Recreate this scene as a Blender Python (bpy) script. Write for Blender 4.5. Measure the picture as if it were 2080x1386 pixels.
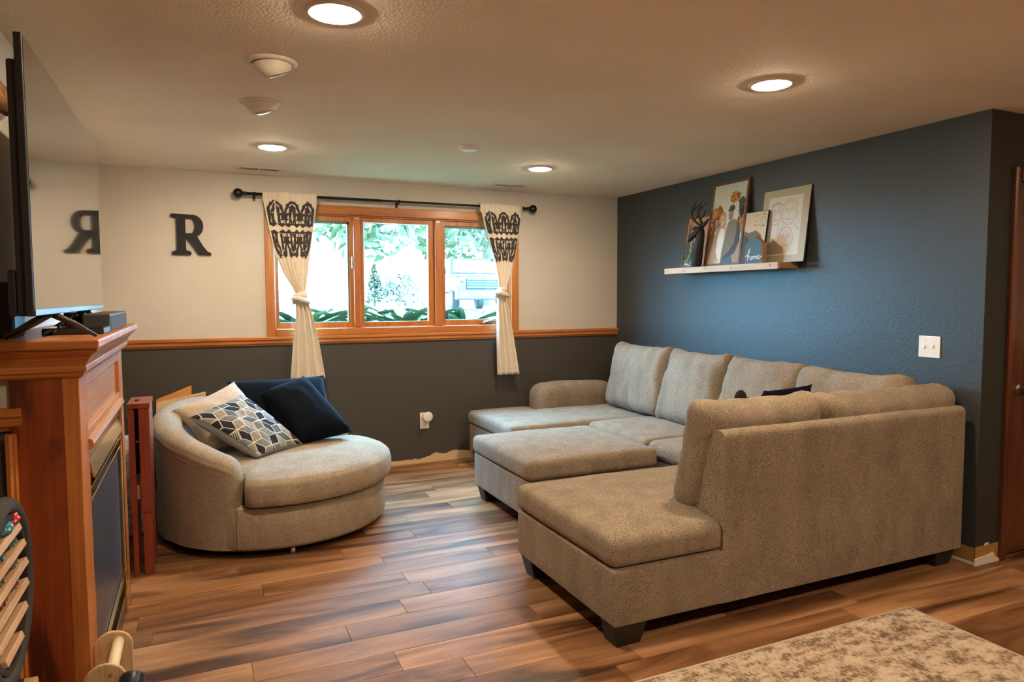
import bpy, bmesh, math, random
from mathutils import Vector, Matrix, noise as mnoise
random.seed(7)
pi = math.pi
for o in list(bpy.data.objects):
    bpy.data.objects.remove(o)
C = bpy.context.scene.collection
S = bpy.context.scene

# ------------------------------------------------------------------ camera
F_PX, YAW, PITCH, ROLL, CAM_H = 1409.9, 0.4241, 0.0641, -0.0037, 1.4467
fw = Vector((math.sin(YAW)*math.cos(PITCH), math.cos(YAW)*math.cos(PITCH), -math.sin(PITCH)))
rt = Vector((math.cos(YAW), -math.sin(YAW), 0)); up = rt.cross(fw)
r2 = math.cos(ROLL)*rt + math.sin(ROLL)*up
u2 = -math.sin(ROLL)*rt + math.cos(ROLL)*up
cam = bpy.data.cameras.new('camera'); camo = bpy.data.objects.new('camera', cam); C.objects.link(camo)
camo.matrix_world = Matrix(((r2.x, u2.x, -fw.x, 0), (r2.y, u2.y, -fw.y, 0), (r2.z, u2.z, -fw.z, CAM_H), (0, 0, 0, 1)))
cam.sensor_width = 36; cam.lens = F_PX*36/2080; cam.clip_start = 0.02; cam.clip_end = 300
S.camera = camo

# ------------------------------------------------------------------ world, sun, exposure
SKY_STRENGTH, SUN_STRENGTH, LAMP_STRENGTH = 78.0, 30.0, 520.0
SKY_COLOR = (0.26, 0.64, 1.0, 1)
LAMP_COLOR = (1.0, 0.76, 0.50, 1)
S.view_settings.view_transform = 'Standard'
S.view_settings.look = 'None'
S.view_settings.gamma = 1.0
S.view_settings.use_curve_mapping = False
S.view_settings.exposure = 0.0
S.cycles.max_bounces = 7; S.cycles.diffuse_bounces = 5; S.cycles.glossy_bounces = 3; S.cycles.transparent_max_bounces = 8
S.cycles.caustics_reflective = False; S.cycles.caustics_refractive = False
w = bpy.data.worlds.new('sky'); S.world = w; w.use_nodes = True
bg = w.node_tree.nodes['Background']
bg.inputs['Color'].default_value = SKY_COLOR
bg.inputs['Strength'].default_value = SKY_STRENGTH
sl = bpy.data.lights.new('sun', 'SUN'); sl.energy = SUN_STRENGTH; sl.angle = 0.01; sl.color = (1, 0.95, 0.86)
so = bpy.data.objects.new('sun', sl); C.objects.link(so); so.location = (0, -5, 20)
so.rotation_euler = Vector((0.25, 0.55, -0.9)).to_track_quat('-Z', 'Y').to_euler()

# ------------------------------------------------------------------ room numbers (metres)
H = 2.4
XR, YB, YC, XL = 3.743, 5.788, 2.2925, -0.615
YL = 2.47           # the left wall turns away from the room here
RAIL0, RAIL1 = 1.068, 1.136

# ------------------------------------------------------------------ helpers
class MB:
    def __init__(s): s.V = []; s.F = []
    def add(s, V, F):
        n = len(s.V); s.V += [tuple(v) for v in V]; s.F += [tuple(i+n for i in f) for f in F]; return s
    def box(s, x0, x1, y0, y1, z0, z1):
        V = [(x, y, z) for x in (x0, x1) for y in (y0, y1) for z in (z0, z1)]
        return s.add(V, [(0, 1, 3, 2), (4, 6, 7, 5), (0, 4, 5, 1), (2, 3, 7, 6), (0, 2, 6, 4), (1, 5, 7, 3)])
    def obox(s, c, ax, ay, az):                       # centre + half-axis vectors
        c = Vector(c); V = [c+i*Vector(ax)+j*Vector(ay)+k*Vector(az) for i in (-1, 1) for j in (-1, 1) for k in (-1, 1)]
        return s.add(V, [(0, 1, 3, 2), (4, 6, 7, 5), (0, 4, 5, 1), (2, 3, 7, 6), (0, 2, 6, 4), (1, 5, 7, 3)])
    def prism(s, poly, f):                            # poly: 2-D points, f(a,b,k) -> 3-D, k in 0,1
        n = len(poly)
        V = [f(a, b, 0) for a, b in poly]+[f(a, b, 1) for a, b in poly]
        return s.add(V, [tuple(range(n))[::-1], tuple(range(n, 2*n))]+[(i, (i+1) % n, n+(i+1) % n, n+i) for i in range(n)])
    def grid(s, fn, nu, nv, cu=False, cv=False):
        V = [fn(i/(nu if cu else nu-1), j/(nv if cv else nv-1)) for j in range(nv) for i in range(nu)]
        Fc = []
        for j in range(nv if cv else nv-1):
            for i in range(nu if cu else nu-1):
                a, b = j*nu+i, j*nu+(i+1) % nu
                c, d = ((j+1) % nv)*nu+(i+1) % nu, ((j+1) % nv)*nu+i
                Fc.append((a, b, c, d))
        return s.add(V, Fc)
    def tube(s, path, r, n=10, caps=True):
        P = [Vector(p) for p in path]; m = len(P)
        rr = r if isinstance(r, (list, tuple)) else [r]*m
        V = []; prev = None
        for i, p in enumerate(P):
            t = (P[min(i+1, m-1)]-P[max(i-1, 0)]).normalized()
            if prev is None:
                a = Vector((0, 0, 1)) if abs(t.z) < .9 else Vector((1, 0, 0)); u = t.cross(a).normalized()
            else:
                u = (prev-t*prev.dot(t)); u = u.normalized() if u.length > 1e-6 else t.orthogonal().normalized()
            prev = u; v = t.cross(u)
            V += [p+rr[i]*(math.cos(2*pi*k/n)*u+math.sin(2*pi*k/n)*v) for k in range(n)]
        Fc = [(j*n+k, j*n+(k+1) % n, (j+1)*n+(k+1) % n, (j+1)*n+k) for j in range(m-1) for k in range(n)]
        if caps: Fc += [tuple(range(n))[::-1], tuple(range((m-1)*n, m*n))]
        return s.add(V, Fc)
    def lathe(s, prof, c, ax=(0, 0, 1), n=24):        # prof: (radius, along)
        ax = Vector(ax).normalized(); c = Vector(c)
        return s.tube_prof(prof, c, ax, n)
    def tube_prof(s, prof, c, ax, n):
        a = Vector((0, 0, 1)) if abs(ax.z) < .9 else Vector((1, 0, 0)); u = ax.cross(a).normalized(); v = ax.cross(u)
        V = [c+ax*h+r*(math.cos(2*pi*k/n)*u+math.sin(2*pi*k/n)*v) for r, h in prof for k in range(n)]
        m = len(prof)
        Fc = [(j*n+k, j*n+(k+1) % n, (j+1)*n+(k+1) % n, (j+1)*n+k) for j in range(m-1) for k in range(n)]
        Fc += [tuple(range(n))[::-1], tuple(range((m-1)*n, m*n))]
        return s.add(V, Fc)
    def ball(s, c, rx, ry=None, rz=None, nu=16, nv=10):
        ry = ry or rx; rz = rz or rx
        return s.lathe_ell(c, rx, ry, rz, nu, nv)
    def lathe_ell(s, c, rx, ry, rz, nu, nv):
        return s.grid(lambda u, v: (c[0]+rx*math.cos(2*pi*u)*math.sin(pi*(.001+.998*v)), c[1]+ry*math.sin(2*pi*u)*math.sin(pi*(.001+.998*v)), c[2]-rz*math.cos(pi*(.001+.998*v))), nu, nv, cu=True)
    def strip(s, pts, wid, f):                        # flat stroke: 2-D polyline with width, mapped by f(a,b)
        n = len(pts); L = []; Rr = []
        for i, (x, y) in enumerate(pts):
            x0, y0 = pts[max(i-1, 0)]; x1, y1 = pts[min(i+1, n-1)]
            dx, dy = x1-x0, y1-y0; l = math.hypot(dx, dy) or 1
            ww = (wid[i] if isinstance(wid, (list, tuple)) else wid)/2
            L.append(f(x-dy/l*ww, y+dx/l*ww)); Rr.append(f(x+dy/l*ww, y-dx/l*ww))
        return s.add(L+Rr, [(i, i+1, n+i+1, n+i) for i in range(n-1)])

ORG = {}
def mk(name, mb, m, parent=None, origin=None, bevel=0, seg=2, smooth=False, auto=None):
    if parent is not None: org = ORG[parent.name]
    elif origin is not None: org = Vector(origin)
    else:
        xs, ys, zs = zip(*mb.V); org = Vector(((min(xs)+max(xs))/2, (min(ys)+max(ys))/2, min(zs)))
    me = bpy.data.meshes.new(name)
    me.from_pydata([tuple(Vector(v)-org) for v in mb.V], [], mb.F)
    bm = bmesh.new(); bm.from_mesh(me)
    bmesh.ops.recalc_face_normals(bm, faces=bm.faces)
    if bevel:
        es = [e for e in bm.edges if len(e.link_faces) == 2 and e.calc_face_angle(0) > .5]
        bmesh.ops.bevel(bm, geom=es, offset=bevel, segments=seg, profile=.5, affect='EDGES', clamp_overlap=True)
    bm.to_mesh(me); bm.free()
    if smooth:
        for p in me.polygons: p.use_smooth = True
    o = bpy.data.objects.new(name, me); C.objects.link(o)
    if smooth and auto is not None:
        try: me.set_sharp_from_angle(angle=auto)
        except Exception: pass
    if isinstance(m, (list, tuple)):
        for q in m: me.materials.append(q)
    else: me.materials.append(m)
    if parent is not None: o.parent = parent
    else: o.location = org
    ORG[o.name] = org
    return o
def tag(o, label=None, cat=None, group=None, kind=None):
    if label: o['label'] = label
    if cat: o['category'] = cat
    if group: o['group'] = group
    if kind: o['kind'] = kind
    return o
def thing(name, loc, label=None, cat=None, group=None, kind=None):
    o = bpy.data.objects.new(name, None); C.objects.link(o); o.location = loc; o.empty_display_size = .1
    ORG[o.name] = Vector(loc)
    return tag(o, label, cat, group, kind)
def B(x0, x1, y0, y1, z0, z1): return MB().box(x0, x1, y0, y1, z0, z1)

# ------------------------------------------------------------------ materials
def nmat(name):
    m = bpy.data.materials.new(name); m.use_nodes = True
    nt = m.node_tree; b = nt.nodes['Principled BSDF']
    return m, nt, b
def N(nt, t, **kw):
    n = nt.nodes.new(t)
    for k, v in kw.items():
        if k.startswith('i_'): n.inputs[int(k[2:]) if k[2:].isdigit() else k[2:]].default_value = v
        else: setattr(n, k, v)
    return n
def col4(c): return (c[0], c[1], c[2], 1)
def flat(name, c, rough=.6, metal=0, spec=.5, coat=0, emit=0, sheen=0):
    m, nt, b = nmat(name)
    b.inputs['Base Color'].default_value = col4(c); b.inputs['Roughness'].default_value = rough
    b.inputs['Metallic'].default_value = metal; b.inputs['Specular IOR Level'].default_value = spec
    b.inputs['Coat Weight'].default_value = coat
    if sheen: b.inputs['Sheen Weight'].default_value = sheen
    if emit: b.inputs['Emission Color'].default_value = col4(c); b.inputs['Emission Strength'].default_value = emit
    return m
def ramp(nt, pts):
    r = N(nt, 'ShaderNodeValToRGB'); e = r.color_ramp.elements
    while len(e) < len(pts): e.new(.5)
    for i, (p, c) in enumerate(pts): e[i].position = p; e[i].color = col4(c)
    return r
def coords(nt, scale=(1, 1, 1), rot=(0, 0, 0), kind='Object', rand=0):
    t = N(nt, 'ShaderNodeTexCoord'); mp = N(nt, 'ShaderNodeMapping')
    mp.inputs['Scale'].default_value = scale; mp.inputs['Rotation'].default_value = rot
    if rand:
        oi = N(nt, 'ShaderNodeObjectInfo'); mu = N(nt, 'ShaderNodeMath', operation='MULTIPLY'); mu.inputs[1].default_value = rand
        nt.links.new(oi.outputs['Random'], mu.inputs[0]); ad = N(nt, 'ShaderNodeVectorMath', operation='ADD')
        nt.links.new(t.outputs[kind], ad.inputs[0]); nt.links.new(mu.outputs[0], ad.inputs[1]); nt.links.new(ad.outputs[0], mp.inputs[0])
    else: nt.links.new(t.outputs[kind], mp.inputs[0])
    return mp
def bump(nt, b, h, strength=.2, dist=.01):
    n = N(nt, 'ShaderNodeBump'); n.inputs['Strength'].default_value = strength; n.inputs['Distance'].default_value = dist
    nt.links.new(h, n.inputs['Height']); nt.links.new(n.outputs[0], b.inputs['Normal'])
def mixc(nt, fac, a, bb, mode='MIX'):
    n = N(nt, 'ShaderNodeMix', data_type='RGBA', blend_type=mode)
    for s, v in ((0, fac), (6, a), (7, bb)):
        if hasattr(v, 'is_linked') or isinstance(v, bpy.types.NodeSocket): nt.links.new(v, n.inputs[s])
        else: n.inputs[s].default_value = v if s == 0 else col4(v)
    return n.outputs[2]
def wood(name, pts, axis='x', scale=1.0, rough=.4, rand=0, stretch=14, coat=0, bumpk=.12):
    m, nt, b = nmat(name)
    k = {'x': 0, 'y': 1, 'z': 2}[axis]; sc = [stretch*scale]*3; sc[k] = scale*1.1
    mp = coords(nt, sc, rand=rand)
    n1 = N(nt, 'ShaderNodeTexNoise'); n1.inputs['Scale'].default_value = .9; n1.inputs['Detail'].default_value = 5; n1.inputs['Distortion'].default_value = 1.2
    nt.links.new(mp.outputs[0], n1.inputs['Vector'])
    sc2 = [160*scale]*3; sc2[k] = 4*scale
    mp2 = coords(nt, sc2, rand=rand)
    n2 = N(nt, 'ShaderNodeTexNoise'); n2.inputs['Scale'].default_value = 1; n2.inputs['Detail'].default_value = 3
    nt.links.new(mp2.outputs[0], n2.inputs['Vector'])
    r = ramp(nt, pts); nt.links.new(n1.outputs[0], r.inputs[0])
    r2_ = ramp(nt, [(.3, (.55, .5, .45)), (.62, (1, 1, 1))]); nt.links.new(n2.outputs[0], r2_.inputs[0])
    c = mixc(nt, .55, r.outputs[0], r2_.outputs[0], 'MULTIPLY')
    nt.links.new(c, b.inputs['Base Color'])
    b.inputs['Roughness'].default_value = rough; b.inputs['Coat Weight'].default_value = coat; b.inputs['Coat Roughness'].default_value = .15
    bump(nt, b, n2.outputs[0], bumpk, .002)
    return m
def paint(name, c, bscale=140, bstr=.25, rough=.6, two=None, spec=.35):
    m, nt, b = nmat(name)
    mp = coords(nt)
    n1 = N(nt, 'ShaderNodeTexNoise'); n1.inputs['Scale'].default_value = bscale; n1.inputs['Detail'].default_value = 2
    nt.links.new(mp.outputs[0], n1.inputs['Vector'])
    n2 = N(nt, 'ShaderNodeTexNoise'); n2.inputs['Scale'].default_value = 1.3; n2.inputs['Detail'].default_value = 3
    nt.links.new(mp.outputs[0], n2.inputs['Vector'])
    rr = ramp(nt, [(.3, tuple(x*.93 for x in c)), (.7, tuple(min(1, x*1.05) for x in c))]); nt.links.new(n2.outputs[0], rr.inputs[0])
    out = rr.outputs[0]
    if two:                                            # lower colour under the chair rail
        tc = N(nt, 'ShaderNodeTexCoord'); sp = N(nt, 'ShaderNodeSeparateXYZ'); nt.links.new(tc.outputs['Object'], sp.inputs[0])
        lt = N(nt, 'ShaderNodeMath', operation='LESS_THAN'); lt.inputs[1].default_value = (RAIL0+RAIL1)/2
        nt.links.new(sp.outputs[2], lt.inputs[0])
        out = mixc(nt, lt.outputs[0], out, two)
    nt.links.new(out, b.inputs['Base Color'])
    b.inputs['Roughness'].default_value = rough; b.inputs['Specular IOR Level'].default_value = spec
    bump(nt, b, n1.outputs[0], bstr, .004)
    return m
def tweed(name, dark, light, scale=300, bstr=.5, patch=.25, sheen=.1):
    m, nt, b = nmat(name)
    mp = coords(nt, (1, 1, .45))
    n1 = N(nt, 'ShaderNodeTexNoise'); n1.inputs['Scale'].default_value = scale; n1.inputs['Detail'].default_value = 2.5
    nt.links.new(mp.outputs[0], n1.inputs['Vector'])
    mp3 = coords(nt, (.35, .35, 1.2))
    n3 = N(nt, 'ShaderNodeTexNoise'); n3.inputs['Scale'].default_value = scale*1.5; n3.inputs['Detail'].default_value = 1
    nt.links.new(mp3.outputs[0], n3.inputs['Vector'])
    av = N(nt, 'ShaderNodeMath', operation='ADD'); nt.links.new(n1.outputs[0], av.inputs[0]); nt.links.new(n3.outputs[0], av.inputs[1])
    hf = N(nt, 'ShaderNodeMath', operation='MULTIPLY'); hf.inputs[1].default_value = .5; nt.links.new(av.outputs[0], hf.inputs[0])
    rr = ramp(nt, [(.34, dark), (.66, light)]); nt.links.new(hf.outputs[0], rr.inputs[0])
    n2 = N(nt, 'ShaderNodeTexNoise'); n2.inputs['Scale'].default_value = 9; n2.inputs['Detail'].default_value = 4
    nt.links.new(mp.outputs[0], n2.inputs['Vector'])
    r2_ = ramp(nt, [(.3, (1-patch,)*3), (.65, (1, 1, 1))]); nt.links.new(n2.outputs[0], r2_.inputs[0])
    c = mixc(nt, 1.0, rr.outputs[0], r2_.outputs[0], 'MULTIPLY')
    nt.links.new(c, b.inputs['Base Color']); b.inputs['Roughness'].default_value = .92; b.inputs['Specular IOR Level'].default_value = .15
    b.inputs['Sheen Weight'].default_value = sheen
    bump(nt, b, hf.outputs[0], bstr, .004)
    return m

BEIGE = (.61, .575, .53); DARK = (.062, .056, .050)
m_ceiling = paint('ceiling_paint', (.86, .77, .66), 80, .6, .9)
m_backwall = paint('back_wall_paint', BEIGE, 120, .12, .6, two=DARK)
m_beige = paint('beige_paint', BEIGE, 120, .15, .6, two=DARK)
m_char = paint('charcoal_paint', (.040, .049, .053), 60, .42, .5, spec=.4)
m_black_wall = paint('dark_paint', (.030, .032, .030), 90, .15, .6)
m_oak = wood('oak_trim', [(.25, (.33, .098, .022)), (.5, (.50, .17, .042)), (.75, (.58, .23, .066))], 'x', 1.0, .35, coat=.2)
m_oakz = wood('oak_trim_upright', [(.25, (.33, .098, .022)), (.5, (.50, .17, .042)), (.75, (.58, .23, .066))], 'z', 1.0, .35, coat=.2)
m_oaky = wood('oak_trim_depth', [(.25, (.30, .115, .036)), (.5, (.48, .20, .07)), (.75, (.58, .28, .11))], 'y', 1.0, .35, coat=.2)
m_panel = wood('oak_panel_cathedral', [(.34, (.36, .076, .015)), (.45, (.29, .056, .011)), (.485, (.07, .014, .005)), (.525, (.10, .020, .006)), (.56, (.28, .055, .011)), (.72, (.37, .085, .018))], 'z', .62, .42, stretch=7, coat=.1)
m_plank = wood('floor_plank_wood', [(.30, (.055, .025, .012)), (.42, (.19, .090, .042)), (.55, (.345, .178, .086)), (.72, (.48, .28, .15))], 'x', .9, .36, rand=37, stretch=7, bumpk=.1)
nt = m_plank.node_tree; b = nt.nodes['Principled BSDF']; b.inputs['Specular IOR Level'].default_value = .3                   # each plank has a tint of its own
oi = N(nt, 'ShaderNodeObjectInfo'); rr = ramp(nt, [(0, (.72, .66, .62)), (.5, (.95, .92, .9)), (1, (1.15, 1.12, 1.05))])
nt.links.new(oi.outputs['Random'], rr.inputs[0]); src = b.inputs['Base Color'].links[0].from_socket
nt.links.new(mixc(nt, 1.0, src, rr.outputs[0], 'MULTIPLY'), b.inputs['Base Color'])
m_under = flat('floor_joint', (.035, .02, .012), .8)
m_tweed = tweed('taupe_tweed', (.105, .078, .054), (.43, .345, .26))
m_chair = tweed('beige_chenille', (.17, .13, .092), (.50, .415, .32), 330, .4, .22)
m_black = flat('black_plastic', (.012, .012, .012), .45)
m_matteblack = flat('matt_black', (.009, .009, .010), .7)
m_rod = flat('black_rod_metal', (.012, .013, .015), .35, .6)
m_white = flat('white_plastic', (.78, .75, .70), .4)
m_ivory = flat('ivory_plate', (.80, .74, .64), .35)
m_brass = flat('brass', (.85, .62, .30), .16, 1)
m_chrome = flat('chrome', (.6, .6, .6), .2, 1)
m_screen = flat('tv_screen_glass', (.006, .006, .007), .06, 0, 1.0, coat=1.0)
m_glass_reflect = flat('fireplace_glass_blue_reflection', (.022, .05, .08), .30, 0, .6, coat=.15)  # blue reflection of the daylit room is painted into the base colour
m_curtain = tweed('curtain_cloth', (.60, .53, .44), (.80, .73, .63), 260, .12, .08, .1)
m_print = flat('black_cloth_print', (.035, .030, .032), .85)
m_beigepil = tweed('beige_pillow_cloth', (.36, .29, .22), (.62, .53, .43), 260, .25, .1)
m_drywall = paint('bare_drywall', (.62, .47, .30), 40, .3, .9)
m_caulk = flat('white_caulk', (.72, .66, .58), .8)
m_red = wood('red_stained_wood', [(.3, (.16, .022, .012)), (.6, (.25, .042, .022)), (.8, (.30, .06, .03))], 'z', 1, .35, coat=.3)
m_doorwood = wood('dark_door_wood', [(.3, (.07, .018, .008)), (.6, (.14, .040, .016)), (.8, (.19, .06, .024))], 'z', 1, .35, coat=.3)
m_pine = wood('rough_pine', [(.25, (.30, .19, .12)), (.42, (.56, .44, .34)), (.8, (.68, .57, .46))], 'y', 1.4, .75, stretch=9)
m_pine_end = flat('pine_end_grain', (.40, .21, .10), .7)
m_walnut = wood('walnut_frame', [(.3, (.09, .035, .018)), (.6, (.15, .065, .035)), (.8, (.20, .09, .05))], 'z', 1.5, .5)
m_lightwood = wood('pale_slat_wood', [(.3, (.44, .27, .15)), (.6, (.56, .37, .22)), (.8, (.62, .43, .27))], 'y', 1.5, .6)
m_rubber = flat('tyre_rubber', (.03, .026, .022), .85)
def velvet(name, c):
    m, nt, b = nmat(name); b.inputs['Base Color'].default_value = col4(c); b.inputs['Roughness'].default_value = .9
    b.inputs['Sheen Weight'].default_value = .22; b.inputs['Sheen Roughness'].default_value = .3; b.inputs['Sheen Tint'].default_value = (.10, .22, .42, 1)
    b.inputs['Specular IOR Level'].default_value = .1
    mp = coords(nt); n = N(nt, 'ShaderNodeTexNoise'); n.inputs['Scale'].default_value = 22; n.inputs['Detail'].default_value = 3
    nt.links.new(mp.outputs[0], n.inputs['Vector']); bump(nt, b, n.outputs[0], .35, .01)
    return m
m_navy = velvet('navy_velvet', (.0025, .005, .011))

# ------------------------------------------------------------------ floor with planks
fl = mk('floor', B(-1.75, 5.65, -2.6, YB+.15, -.12, -.008), m_under, origin=(0, 0, 0)); tag(fl, kind='structure')
ROW = .1565; Y0 = 3.018
joints = {-1: .549, -2: .151, -3: .684, 0: .834, 1: 1.0, 5: .701, 4: .885, 3: .25, -4: .925}
for k in range(-20, 18):
    ya, yb = Y0+k*ROW, Y0+(k+1)*ROW
    if ya > YB: break
    yb = min(yb, YB)
    xmin, xmax = (-.60 if ya > 2.45 else -1.6), (XR if ya > YC-.02 else 5.5)
    L = 1.22
    j = joints.get(k, random.uniform(-.6, .6)); x = j-L*4
    while x < xmax:
        a, bb = max(x, xmin), min(x+L, xmax)
        if bb-a > .03:
            g = .0006
            mk('plank', B(a+g, bb-g, ya+g, yb-g, -.008, random.uniform(-.0004, .0002)), m_plank, fl, bevel=.0011, seg=1)
        x += L
mk('floor_beyond', B(-1.6, 5.5, -2.5, Y0-20*ROW, -.008, 0), m_plank, fl)

# ------------------------------------------------------------------ ceiling and walls
tag(mk('ceiling', B(-1.75, 5.65, -2.65, YB+.2, H, H+.2), m_ceiling, origin=(0, 0, 0)), kind='structure')
WX0, WX1, WZ0, WZ1 = .552, 2.606, 1.186, 2.118     # window opening
wb = MB(); T = .075
wb.box(XL-.2, WX0, YB, YB+T, 0, H); wb.box(WX1, XR+.2, YB, YB+T, 0, H); wb.box(WX0, WX1, YB, YB+T, 0, WZ0); wb.box(WX0, WX1, YB, YB+T, WZ1, H)
wall_back = tag(mk('wall_back', wb, m_backwall, origin=(0, 0, 0)), kind='structure')
wall_right = tag(mk('wall_right', B(XR, XR+.15, YC+.0, YB, 0, H), m_char, origin=(0, 0, 0)), kind='structure')
DX0, DX1, DZ = 4.0, 4.78, 2.05
wr = MB(); wr.box(XR+.15, DX0, YC, YC+.12, 0, H); wr.box(DX1, 5.65, YC, YC+.12, 0, H); wr.box(DX0, DX1, YC, YC+.12, DZ, H)
wall_ret = tag(mk('wall_right_return', wr, m_black_wall, origin=(0, 0, 0)), kind='structure')
mk('corner_face', B(XR, XR+.15, YC-.002, YC, 0, H), m_black_wall, wall_ret)
tag(mk('wall_left', B(XL-.12, XL, YL+.12, YB, 0, H), m_beige, origin=(0, 0, 0)), kind='structure')
tag(mk('wall_left_return', B(-1.6, XL, YL, YL+.12, 0, H), m_beige, origin=(0, 0, 0)), kind='structure')
tag(mk('wall_left_near', B(-1.75, -1.6, -2.5, YL+.12, 0, H), m_beige, origin=(0, 0, 0)), kind='structure')
tag(mk('wall_right_far', B(5.5, 5.65, -2.5, YC, 0, H), m_beige, origin=(0, 0, 0)), kind='structure')
tag(mk('wall_rear', B(-1.75, 5.65, -2.65, -2.5, 0, H), m_beige, origin=(0, 0, 0)), kind='structure')

# bare drywall left where the baseboard was taken off
def rag(x, base, amp): return base+amp*mnoise.noise((x*5.3, 2.1, 0))+.4*amp*mnoise.noise((x*23, 7, 0))
def back_strip():
    xs = [.9+i*(2.5-.9)/70 for i in range(71)]; top = []
    for x in xs:
        h = .035+.012*mnoise.noise((x*30, 0, 0))
        if x > 1.75: h += .055*min(1, (x-1.75)/.12)*(.72+.5*mnoise.noise((x*9, 3, 1)))
        top.append((x, max(.02, h)))
    return MB().prism([(xs[0], 0)]+[(xs[-1], 0)]+top[::-1], lambda a, b_, k: (a, YB-.0015*(k+.3), b_))
mk('bare_drywall_strip', back_strip(), m_drywall, wall_back)
m_drywall_dim = paint('bare_drywall_dim', (.36, .20, .065), 40, .3, .9)  # drywall again, its colour darkened to stand for the dim light here
mk('bare_drywall_strip', B(XR-.0018, XR-.0004, YC, 2.9, 0, .095), m_drywall_dim, wall_right)
mk('bare_drywall_strip', B(XR, 3.94, YC-.0045, YC-.0025, 0, .10), m_drywall_dim, wall_ret)
mk('caulk_bead', MB().prism([(XR-.012, 0), (3.94, 0), (3.94, .012), (3.9, .03), (3.885, .055), (3.87, .05), (3.83, .045), (XR-.012, .038)], lambda a, b_, k: (a, YC-.005-.008*k, b_)), m_caulk, wall_ret)
mk('caulk_bead', B(XR-.014, XR-.002, YC-.012, 2.55, 0, .018), m_caulk, wall_right, bevel=.004)
mk('paint_chip', MB().prism([(3.815, .098), (3.85, .103), (3.852, .113), (3.82, .111)], lambda a, b_, k: (a, YC-.003-.003*k, b_)), m_caulk, wall_ret)

# chair rail on the back wall and on the left return
def rail_prof(): return [(0, RAIL0), (.012, RAIL0), (.016, RAIL0+.012), (.024, RAIL0+.016), (.024, RAIL0+.04), (.034, RAIL0+.046), (.034, RAIL1-.006), (.030, RAIL1), (0, RAIL1)]
tr = mk('trim_1', MB().prism(rail_prof(), lambda a, b_, k: (XL+.002 if k == 0 else XR-.001, YB-a, b_)), m_oak, origin=(0, YB, RAIL0)); tag(tr, kind='structure')
tr = mk('trim_2', MB().prism(rail_prof(), lambda a, b_, k: (-1.55 if k == 0 else -.483, YL-a*1.3, b_-.012)), m_oak, origin=(-1, YL, RAIL0)); tag(tr, kind='structure')

# ------------------------------------------------------------------ window
win = thing('window_1', (1.58, YB, WZ0), kind='structure')
yo = YB-.018
def wpart(n, mb, m=m_oak, par=win, bevel=.004): return mk(n, mb, m, par, bevel=bevel)
wpart('casing', B(.488, .556, yo, YB, 1.115, 2.19), m_oakz); wpart('casing', B(2.602, 2.676, yo, YB, 1.115, 2.19), m_oakz)
wpart('casing', B(.5565, 2.6015, yo, YB, 2.118, 2.19)); wpart('casing', B(.5565, 2.6015, yo-.004, YB, 1.136, 1.192))
wpart('inner_sill', B(.5565, 2.6015, YB, YB+.075, WZ0, WZ0+.012)); wpart('inner_head', B(.5565, 2.6015, YB, YB+.075, WZ1-.012, WZ1))
wpart('jamb', B(WX0, WX0+.012, YB, YB+.075, WZ0, WZ1), m_oakz); wpart('jamb', B(WX1-.012, WX1, YB, YB+.075, WZ0, WZ1), m_oakz)
wpart('mullion', B(1.182, 1.236, YB-.006, YB+.075, WZ0+.012, WZ1-.012), m_oakz); wpart('mullion', B(1.884, 1.944, YB-.006, YB+.075, WZ0+.012, WZ1-.012), m_oakz)
m_sashgrey = flat('sash_gasket', (.16, .19, .18), .5)
m_pane, nt, b = nmat('window_glass')
nt.nodes.remove(b); out = nt.nodes['Material Output']
tb = N(nt, 'ShaderNodeBsdfTransparent'); gb = N(nt, 'ShaderNodeBsdfGlossy'); gb.inputs['Roughness'].default_value = .02
tb.inputs['Color'].default_value = (.96, .985, .98, 1)
lw_ = N(nt, 'ShaderNodeLayerWeight'); lw_.inputs['Blend'].default_value = .5
pw = N(nt, 'ShaderNodeMath', operation='POWER'); pw.inputs[1].default_value = 5; nt.links.new(lw_.outputs['Facing'], pw.inputs[0])
fr = N(nt, 'ShaderNodeMath', operation='MULTIPLY_ADD'); fr.inputs[1].default_value = .96; fr.inputs[2].default_value = .04; nt.links.new(pw.outputs[0], fr.inputs[0])
mx = N(nt, 'ShaderNodeMixShader')
nt.links.new(fr.outputs[0], mx.inputs[0]); nt.links.new(tb.outputs[0], mx.inputs[1]); nt.links.new(gb.outputs[0], mx.inputs[2]); nt.links.new(mx.outputs[0], out.inputs[0])
for (a, bb, lw, rw, casement) in ((.564, 1.182, .02, .03, 1), (1.236, 1.884, .034, .055, 0), (1.944, 2.594, .036, .05, 1)):
    y0, y1 = YB+.022, YB+.058
    za, zb = WZ0+.012, WZ1-.012
    sm = MB()
    sm.box(a, a+lw, y0, y1, za, zb); sm.box(bb-rw, bb, y0, y1, za, zb); sm.box(a+lw, bb-rw, y0, y1, za, za+.04); sm.box(a+lw, bb-rw, y0, y1, zb-.04, zb)
    sash = mk('sash', sm, m_oakz, win)
    g0, g1, h0, h1 = a+lw, bb-rw, za+.04, zb-.04
    if casement:
        gm = MB(); t = .014
        gm.box(g0, g0+t*.5, y0+.012, y1+.01, h0, h1); gm.box(g1-t, g1, y0+.012, y1+.01, h0, h1); gm.box(g0, g1, y0+.012, y1+.01, h1-t*1.4, h1); gm.box(g0, g1, y0+.012, y1+.01, h0, h0+.006)
        mk('gasket', gm, m_sashgrey, sash)
    mk('pane', B(g0-.004, g1+.004, y0+.028, y0+.031, h0-.004, h1+.004), m_pane, sash)
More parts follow.
